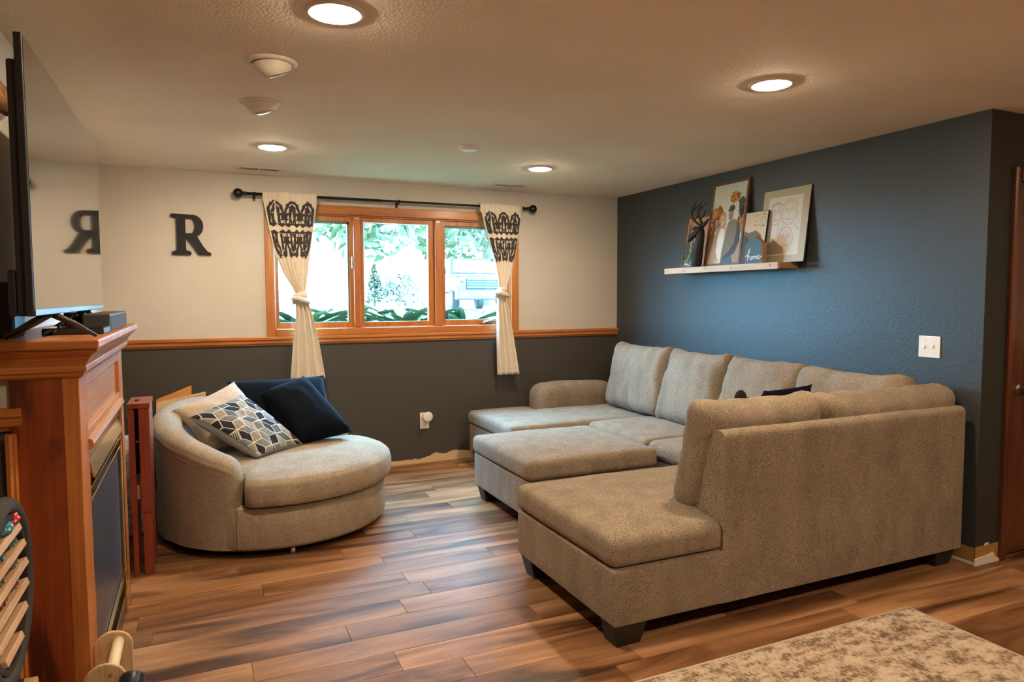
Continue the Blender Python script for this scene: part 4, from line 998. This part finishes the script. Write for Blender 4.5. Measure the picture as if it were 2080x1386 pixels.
mk('water_print', pl.poly([(.05, .05), (.6, .05), (.6, .14), (.4, .17), (.2, .12), (.05, .16)], D+.0008), fm((.03, .12, .15)), pc)
mk('foam_print', pl.poly2([blob(.2, .08, .09, .012), blob(.42, .10, .06, .01), blob(.3, .055, .07, .008)], D+.0013), fm((.6, .65, .65)), pc)
mk('board_seams', pl.poly2([[(.44, .15), (.45, .15), (.45, .95), (.44, .95)], [(.72, .15), (.73, .15), (.73, .95), (.72, .95)]], D+.0004), fm((.16, .06, .03)), pc)
# 2: big photo of a couple
t = thing('framed_photo', (3.68, 4.19, SZ), 'large walnut-framed photo of two people among autumn trees', 'picture')
pl = Plane(4.385, 3.985, .655, 3.632, 3.727)
frame(t, pl, .022, .028, m_walnut)
pc = mk('photo', pl.box(.045, .955, .028, .972, D-.004, D), fm((.52, .58, .54), .35), t)
mk('ground_print', pl.poly([(.055, .035), (.945, .035), (.945, .30), (.7, .34), (.3, .36), (.055, .4)], D+.0003), fm((.33, .25, .17)), pc)
rl = random.Random(9)
def dabs(cl, n, sz):
    out = []
    for (cx, cy, rx_, ry_) in cl:
        for k in range(n):
            a_, r_ = rl.uniform(0, 2*pi), math.sqrt(rl.random()); x_, y_ = cx+rx_*r_*math.cos(a_), cy+ry_*r_*math.sin(a_)
            if .07 < x_ < .93 and .05 < y_ < .95: out.append([(min(.945, max(.055, p_)), q_) for p_, q_ in blob(x_, y_, sz*rl.uniform(.6, 1.3), sz*rl.uniform(.4, .9), 7, .5, k)])
    return out
LF = [(.14, .56, .10, .13), (.27, .62, .09, .10), (.11, .44, .06, .10), (.66, .80, .12, .06), (.88, .50, .08, .12), (.34, .52, .06, .08)]
mk('autumn_leaf_print', pl.poly2(dabs(LF, 60, .030), D+.0006), fm((.46, .18, .035)), pc)['kind'] = 'stuff'
mk('autumn_leaf_print', pl.poly2(dabs(LF, 26, .016), D+.0008), fm((.30, .10, .02)), pc)['kind'] = 'stuff'
mk('autumn_leaf_print', pl.poly2(dabs(LF, 26, .014), D+.0010), fm((.66, .36, .09)), pc)['kind'] = 'stuff'
mk('dark_tree_print', pl.poly2(dabs([(.86, .69, .09, .09), (.90, .62, .05, .06)], 50, .028), D+.0009), fm((.09, .11, .08)), pc)['kind'] = 'stuff'
mk('trunk_print', pl.poly2([[(x, .34), (x+.012, .34), (x+.010, .55), (x, .55)] for x in (.10, .17, .24, .31)], D+.0009), fm((.05, .03, .02)), pc)
mk('jacket_print', pl.poly([(.50, .035), (.46, .18), (.50, .38), (.54, .50), (.60, .535), (.72, .54), (.82, .50), (.88, .42), (.90, .30), (.84, .16), (.74, .10), (.68, .035)], D+.0012), fm((.17, .15, .11)), pc)
mk('sleeve_print', pl.poly([(.78, .52), (.86, .48), (.90, .38), (.91, .28), (.80, .14), (.62, .09), (.50, .06), (.50, .10), (.66, .17), (.77, .26), (.80, .40)], D+.0015), fm((.035, .04, .045)), pc)
mk('jeans_print', pl.poly([(.48, .035), (.47, .08), (.62, .10), (.76, .10), (.78, .035)], D+.0017), fm((.05, .09, .17)), pc)
mk('man_face_print', pl.poly2([blob(.60, .605, .068, .062), [(.56, .53), (.66, .53), (.65, .57), (.57, .57)]], D+.0015), fm((.46, .25, .17)), pc)
mk('beard_print', pl.poly(blob(.60, .572, .058, .03), D+.0018), fm((.22, .12, .08)), pc)
mk('cap_print', pl.poly2([blob(.61, .672, .078, .04), [(.50, .635), (.62, .645), (.68, .655), (.66, .675), (.53, .665)]], D+.002), fm((.05, .06, .06)), pc)
mk('hair_print', pl.poly([(.30, .42), (.27, .52), (.30, .61), (.38, .645), (.46, .62), (.485, .53), (.47, .42), (.40, .40)], D+.0014), fm((.36, .26, .15)), pc)
mk('woman_face_print', pl.poly(blob(.385, .535, .062, .066), D+.0019), fm((.58, .37, .27)), pc)
mk('shirt_print', pl.poly([(.30, .035), (.28, .20), (.30, .36), (.36, .45), (.46, .44), (.50, .34), (.46, .16), (.45, .035)], D+.0021), fm((.66, .66, .64)), pc)
mk('cardigan_print', pl.poly([(.22, .06), (.16, .18), (.18, .32), (.26, .42), (.34, .45), (.30, .34), (.30, .18), (.36, .09), (.34, .04)], D+.0023), fm((.34, .26, .18)), pc)
mk('hand_print', pl.poly(blob(.36, .07, .05, .025), D+.0025), fm((.55, .34, .24)), pc)
mk('mouth_print', pl.poly2([blob(.39, .508, .022, .007), blob(.60, .578, .02, .006)], D+.0027), fm((.62, .50, .46)), pc)
mk('eyes_print', pl.poly2([blob(.362, .548, .010, .006, 8), blob(.41, .548, .010, .006, 8), blob(.575, .615, .010, .006, 8), blob(.628, .615, .010, .006, 8)], D+.0029), fm((.05, .03, .03)), pc)
# 3: caricature sketch
t = thing('framed_sketch', (3.69, 3.64, SZ), 'pencil caricature of three faces in a beige mat on the near end of the shelf', 'picture')
pl = Plane(3.850, 3.425, .520, 3.665, 3.730)
mk('backing', pl.box(0, 1, 0, 1, -.022, -.0065), m_matteblack, t, bevel=.002)
mk('mat_board', pl.box(.008, .992, .006, .994, -.0063, D), fm((.40, .36, .26), .5), t)
pc = mk('paper', pl.box(.14, .86, .10, .89, D+.0001, D+.0008), fm((.60, .59, .53), .5), t)
mk('pink_shade', pl.poly2([blob(.56, .30, .15, .15), ], D+.0011), fm((.60, .53, .47)), pc)
mk('sketch_house', pl.poly([(.18, .12), (.18, .24), (.30, .34), (.42, .26), (.55, .20), (.55, .12)], D+.0012), fm((.33, .27, .22)), pc)
sk = MB()
def stroke(P, wd=.007): sk.strip([(a, b_) for a, b_ in P], wd, lambda a, b_: pl.p(a, b_, D+.0016))
def loop(cx, cy, rx_, ry_, a0=0, a1=2*pi, n=22): return [(cx+rx_*math.cos(a0+(a1-a0)*k/n), cy+ry_*math.sin(a0+(a1-a0)*k/n)) for k in range(n+1)]
for (cx, cy, rx_, ry_) in ((.32, .66, .105, .145), (.60, .66, .145, .16), (.57, .31, .155, .165)):
    stroke(loop(cx, cy, rx_, ry_)); stroke(loop(cx, cy-ry_*.35, rx_*.5, ry_*.2, pi*1.1, pi*1.9), .008)
    for s in (-1, 1): stroke(loop(cx+s*rx_*.4, cy+ry_*.15, rx_*.18, ry_*.07, 0, pi), .008); stroke(loop(cx+s*rx_*.4, cy+ry_*.32, rx_*.25, ry_*.06, .3, 2.8), .006)
    stroke([(cx, cy+ry_*.1), (cx-rx_*.08, cy-ry_*.12), (cx+rx_*.08, cy-ry_*.13)], .006)
stroke(loop(.32, .76, .115, .06, .1, 3.0)); stroke([(.21, .76), (.26, .80), (.31, .78), (.36, .82), (.42, .78)]); stroke(loop(.60, .72, .16, .13, .2, 2.9))
stroke([(.25, .52), (.24, .40), (.22, .26)]); stroke([(.40, .52), (.38, .42), (.40, .34)]); stroke([(.50, .50), (.46, .44), (.44, .36)]); stroke([(.72, .52), (.78, .45), (.84, .43)])
stroke([(.74, .64), (.79, .65), (.76, .58)]);
mk('pencil_lines', sk, fm((.26, .26, .25)), pc)
# 4: small mountain canvas
t = thing('canvas_print', (3.67, 3.88, SZ), 'small canvas print of birds over a dark hillside leaning on the shelf', 'picture')
pl = Plane(3.990, 3.765, .385, 3.630, 3.690)
pc = mk('canvas', pl.box(0, 1, 0, 1, -.022, -.006), m_matteblack, t, bevel=.002)
mk('sky_print', pl.poly([(.01, .01), (.99, .01), (.99, .99), (.01, .99)], D+.0003), fm((.55, .48, .34)), pc)
mk('hill_print', pl.poly([(.01, .01), (.99, .01), (.99, .30), (.80, .55), (.55, .64), (.25, .60), (.01, .66)], D+.0006), fm((.14, .10, .06)), pc)
mk('shadow_print', pl.poly([(.01, .01), (.5, .01), (.35, .30), (.3, .50), (.01, .58)], D+.0009), fm((.035, .028, .022)), pc)
random.seed(5)
mk('bird_print', pl.poly2([[(x, y), (x+.05, y+.02), (x+.03, y-.015)] for x, y in [(random.uniform(.45, .9), random.uniform(.68, .95)) for _ in range(16)]], D+.0009), fm((.10, .08, .06)), pc)
# 5: house-shaped sign
t = thing('home_sign', (3.63, 3.77, SZ), 'teal house-shaped wooden sign lettered home on the shelf', 'sign')
hy0, hy1 = 3.852, 3.688
HP = [(0, 0), (1, 0), (1, .66), (.97, .70), (.56, .98), (.44, .98), (.03, .70), (0, .66)]
def hp(a, b_, d): return (3.566+d, hy0-(hy0-hy1)*a, SZ+.0008+.195*b_)
blk = mk('block', MB().prism(HP, lambda a, b_, k: hp(a, b_, .040*k)), m_pine_end, t)
fr_ = mk('painted_front', MB().prism([(.02+.96*a, .01+.98*b_) for a, b_ in HP], lambda a, b_, k: hp(a, b_, -.0015*k)), fm((.035, .075, .090)), t)
ltm = MB()
def hs(P, wd=.026): ltm.strip(P, wd, lambda a, b_: hp(a, b_, -.0022))
hs([(0, .27), (.10, .28), (.20, .34), (.30, .46), (.31, .52), (.26, .53), (.20, .42), (.17, .28), (.15, .12), (.16, .10)])
hs([(.17, .20), (.24, .28), (.30, .27), (.30, .18), (.33, .13), (.38, .16)])
hs(loop(.42, .20, .045, .05)); hs([(.46, .22), (.52, .27), (.53, .15)]); hs([(.53, .20), (.58, .27), (.61, .25), (.61, .15)]); hs([(.61, .20), (.66, .27), (.70, .25), (.70, .17), (.73, .15)])
hs([(.73, .17), (.82, .22), (.84, .27), (.80, .29), (.76, .23), (.78, .15), (.85, .15), (.92, .22), (1.0, .26)])
mk('lettering', ltm, fm((.80, .80, .76)), fr_)
# 6: black stag bust
t = thing('stag_bust', (3.61, 4.39, SZ), 'matt black stag head figurine with antlers on the shelf before the photo', 'figurine')
bx_, by_ = 3.588, 4.385
mk('bust', MB().tube([(bx_, by_+.03, SZ+.001), (bx_, by_+.025, SZ+.03), (bx_, by_+.02, SZ+.09), (bx_, by_+.0, SZ+.17), (bx_, by_-.02, SZ+.24), (bx_, by_-.03, SZ+.29)], [.034, .042, .044, .038, .032, .022], 18), m_matteblack, t, smooth=True)
mk('head', MB().tube([(bx_, by_-.04, SZ+0.295), (bx_-.012, by_-.01, SZ+0.280), (bx_-.025, by_+.045, SZ+0.245), (bx_-.028, by_+.075, SZ+0.220), (bx_-.028, by_+.085, SZ+0.208)], [.022, .030, .023, .018, .011], 14), m_matteblack, t, smooth=True)
mk('ear', MB().tube([(bx_, by_-.04, SZ+0.305), (bx_, by_-.07, SZ+0.335), (bx_, by_-.115, SZ+0.365)], [.010, .016, .003], 8), m_matteblack, t, smooth=True)
mk('ear', MB().tube([(bx_, by_+.0, SZ+0.305), (bx_, by_+.05, SZ+0.308), (bx_, by_+.085, SZ+0.298)], [.010, .014, .003], 8), m_matteblack, t, smooth=True)
for s in (0, 1):
    q = -.055 if s else .02
    a1 = MB().tube([(bx_, by_-.03+q*.3, SZ+0.315), (bx_-.01, by_+.03+q, SZ+0.365), (bx_-.01, by_+.062+q, SZ+0.425), (bx_, by_+.045+q, SZ+0.480), (bx_, by_+.01+q, SZ+0.515)], [.009, .009, .008, .006, .002], 8)
    a1.tube([(bx_-.01, by_+.062+q, SZ+0.425), (bx_, by_+.03+q, SZ+0.460), (bx_, by_-.03+q, SZ+0.485)], [.007, .006, .002], 8)
    a1.tube([(bx_-.01, by_+.03+q, SZ+0.365), (bx_, by_-.01+q, SZ+0.405), (bx_, by_-.015+q, SZ+0.435)], [.007, .006, .002], 8)
    mk('antler', a1, m_matteblack, t, smooth=True)

# ------------------------------------------------------------------ outdoors, seen through the window
GZ = .95
m_lawn, nt, b = nmat('lawn'); mp = coords(nt); n1 = N(nt, 'ShaderNodeTexNoise'); n1.inputs['Scale'].default_value = 3; n1.inputs['Detail'].default_value = 6; nt.links.new(mp.outputs[0], n1.inputs['Vector'])
r = ramp(nt, [(.35, (.055, .066, .035)), (.65, (.075, .086, .05))]); nt.links.new(n1.outputs[0], r.inputs[0]); nt.links.new(r.outputs[0], b.inputs['Base Color']); b.inputs['Roughness'].default_value = 1
m_drive = paint('concrete_drive', (.24, .235, .22), 30, .2, .9)
gr = MB().box(-60, 70, YB+.075, 90, GZ-.3, GZ); tag(mk('ground', gr, m_lawn, origin=(0, 0, 0)), kind='structure')
tag(mk('path', B(-40, 40, 14.5, 34, GZ+.001, GZ+.02), m_drive, origin=(0, 0, 0)), kind='structure')
m_leafs = [flat('leaf_%d' % i, c, .7) for i, c in enumerate([(.06, .075, .025), (.07, .085, .028), (.04, .055, .03), (.09, .095, .024)])]
m_bark2 = flat('tree_bark', (.16, .12, .09), .9)
def tree(name, x, y, h, rx_, rz_, n, ls, mi, label, conif=False, group='trees and shrubs outside the window'):
    t = thing(name, (x, y, GZ), label, 'tree' if h > 2 else 'shrub', group)
    th = h-rz_ if not conif else h*.9
    mk('trunk', MB().tube([(x, y, GZ), (x+.03*h*.3, y, GZ+th*.5), (x-.02*h*.2, y, GZ+th)], [.03*h*.5+.02, .022*h*.5+.015, .01*h*.4+.01], 10), m_bark2, t, smooth=True)
    if not conif:
        for k in range(4):
            a = 2*pi*k/4+x; mk('branch', MB().tube([(x, y, GZ+th*.8), (x+rx_*.5*math.cos(a), y+rx_*.5*math.sin(a), GZ+th+rz_*.3)], [.012*h*.5, .004*h*.5], 6), m_bark2, t, smooth=True)
    rnd = random.Random(int(x*100+y*7)); mb = MB()
    for k in range(n):
        while True:
            p = Vector((rnd.uniform(-1, 1), rnd.uniform(-1, 1), rnd.uniform(-1, 1)))
            if p.length < 1 and mnoise.noise((p.x*2.2+x, p.y*2.2, p.z*2.2)) > -.12: break
        if conif:
            f = rnd.random(); a = rnd.uniform(0, 2*pi); R_ = rx_*(1-f)*math.sqrt(rnd.random()); c = Vector((x+R_*math.cos(a), y+R_*math.sin(a), GZ+.1*h+.9*h*f))
        else: c = Vector((x+p.x*rx_, y+p.y*rx_, GZ+h-rz_+p.z*rz_))
        d1 = Vector((rnd.gauss(0, 1), rnd.gauss(0, 1), rnd.gauss(0, 1))).normalized(); d2 = d1.orthogonal().normalized(); l = ls*rnd.uniform(.6, 1.3)
        mb.add([c-d1*l, c+d2*l*.45, c+d1*l, c-d2*l*.45], [(0, 1, 2, 3)])
    o = mk('crown', mb, m_leafs[mi], t); o['kind'] = 'stuff'
tree('leafy_tree', 4.38, 21.0, 13.0, 4.2, 5.75, 4200, .30, 1, 'tall leafy tree seen through the middle window pane')
tree('leafy_tree', .2, 24.0, 13.5, 4.0, 5.9, 3400, .32, 0, 'tall leafy tree seen through the window pane by the first curtain')
tree('leafy_tree', 13.4, 33.0, 15.0, 5.5, 6.8, 3600, .36, 3, 'broad yellow-green tree behind the truck')
tree('leafy_tree', 9.0, 27.3, 15.0, 4.4, 6.2, 3400, .34, 0, 'tall tree across the drive between conifer and truck')
tree('leafy_tree', 17.5, 27.0, 14.0, 5.2, 6.0, 2800, .34, 1, 'big tree across the drive beyond the truck')
tree('leafy_tree', -6.0, 25.0, 13.5, 4.2, 5.6, 2600, .34, 1, 'unseen tall tree across the drive, added to block sky light')  # out of view, added to cut the sky light entering the window
tree('conifer', 8.4, 36.0, 2.2, .8, 1.0, 900, .12, 2, 'small dark conifer far across the drive', True)
tree('round_shrub', 10.0, 37.0, 1.7, 1.0, .75, 500, .14, 2, 'low round shrub far across the drive')
tree('young_tree', 2.68, 9.4, .95, .26, .36, 140, .05, 2, 'young sapling standing among the hostas')
m_hosta = [flat('hosta_leaf_%d' % i, c, .6, 0, .2) for i, c in enumerate([(.050, .080, .030), (.030, .055, .028)])]
def hosta(x, y, s, label):
    t = thing('hosta', (x, y, GZ), label, 'plant', 'hostas under the window')
    rnd = random.Random(int(x*1000))
    for k in range(18):
        a = 2*pi*k/18+rnd.uniform(-.3, .3); L = s*rnd.uniform(.7, 1.1); el = rnd.uniform(.75, 1.2); z0 = .04
        def lf(u, v):
            q = u; wv = .20*L*math.sin(pi*min(1, (.08+.92*q)))**.7*(1-q*.3)*(v-.5)*2*.62
            r_ = L*q*math.cos(el*(1-q*.7)); z = GZ+z0+L*q*math.sin(el)*(1-.42*q)+.10*L*abs(v-.5)
            return (x+r_*math.cos(a)-wv*math.sin(a), y+r_*math.sin(a)+wv*math.cos(a), z)
        mk('leaf', MB().grid(lf, 7, 5), m_hosta[k % 2], t, smooth=True)
hosta(2.02, 7.25, .60, 'leafy hosta just outside the middle window pane'); hosta(2.62, 7.2, .62, 'leafy hosta outside the pane by the far curtain')
hosta(.95, 7.3, .62, 'leafy hosta outside the pane by the first curtain'); hosta(1.62, 7.95, .60, 'smaller hosta behind the front ones outside the window')

# pickup parked on the drive
tx, ty, ta_ = 8.75, 21.6, math.radians(-8)
tr = thing('pickup_truck', (tx, ty, GZ), 'pickup truck parked nose-on outside the window', 'truck')
ca, sa = math.cos(ta_), math.sin(ta_)
def tp_(a, d, z): return (tx+a*ca-d*sa, ty+a*sa+d*ca, GZ+.02+z)        # a: across, d: depth behind the nose
def tbox(n, a0, a1, d0, d1, z0, z1, m, par=tr, bevel=.03):
    V = [tp_(a, d, z) for a in (a0, a1) for d in (d0, d1) for z in (z0, z1)]
    return mk(n, MB().add(V, [(0, 1, 3, 2), (4, 6, 7, 5), (0, 4, 5, 1), (2, 3, 7, 6), (0, 2, 6, 4), (1, 5, 7, 3)]), m, par, bevel=bevel)
m_body = flat('dark_car_paint', (.016, .018, .020), .3, 0, coat=.3); m_dk = flat('dark_car_trim', (.004, .005, .006), .5); m_lampg = flat('headlamp_glass', (.75, .78, .80), .1)
tbox('hood', -.95, .95, .05, 1.5, .62, 1.16, m_body, bevel=.08)
tbox('cab', -.90, .90, 1.45, 3.4, .62, 1.30, m_body, bevel=.05)
cab = mk('roof', MB().add([tp_(-.86, 1.5, 1.3), tp_(.86, 1.5, 1.3), tp_(.72, 2.1, 1.86), tp_(-.72, 2.1, 1.86), tp_(-.86, 3.4, 1.3), tp_(.86, 3.4, 1.3), tp_(.72, 3.2, 1.86), tp_(-.72, 3.2, 1.86)], [(0, 1, 2, 3), (4, 7, 6, 5), (3, 2, 6, 7), (0, 3, 7, 4), (1, 5, 6, 2)]), m_body, tr)
mk('windshield', MB().add([tp_(-.76, 1.50, 1.33), tp_(.76, 1.50, 1.33), tp_(.66, 2.02, 1.80), tp_(-.66, 2.02, 1.80)], [(0, 1, 2, 3)]), m_lampg, cab)
tbox('bed', -.92, .92, 3.45, 5.3, .60, 1.25, m_body, bevel=.04)
gri = tbox('grille', -.62, .62, -.02, .06, .72, 1.08, m_dk, bevel=.02)
for z in (.78, .87, .96, 1.04): tbox('grille_bar', -.60, .60, -.05, -.02, z-.018, z+.018, m_body, gri, .008)
for s in (-1, 1):
    hl = tbox('headlight', min(s*.64, s*.94), max(s*.64, s*.94), -.01, .10, .84, 1.08, m_lampg, bevel=.02)
    tbox('lamp_bezel', min(s*.70, s*.84), max(s*.70, s*.84), -.02, -.008, .90, 1.02, m_dk, hl, .01)
    tbox('fog_lamp', min(s*.58, s*.86), max(s*.58, s*.86), -.11, -.05, .46, .58, m_lampg, bevel=.02)
    for d in (.95, 4.3):
        c0, c1 = Vector(tp_(s*.72, d, .38)), Vector(tp_(s*.97, d, .38))
        wl = mk('wheel', MB().tube([c0, c0.lerp(c1, .1), c0.lerp(c1, .9), c1], [.36, .40, .40, .36], 24), m_rubber, tr)
        mk('hub', MB().tube([c0.lerp(c1, .98), c0.lerp(c1, 1.03)], [.24, .20], 16), m_chrome, wl)
    tbox('mirror', min(s*.95, s*1.18), max(s*.95, s*1.18), 1.75, 1.88, 1.28, 1.50, m_dk, bevel=.03)
bm_ = tbox('bumper', -.97, .97, -.10, .25, .36, .70, m_body, bevel=.05)
tbox('licence_plate', -.16, .16, -.125, -.105, .50, .62, m_white, bm_, .005)
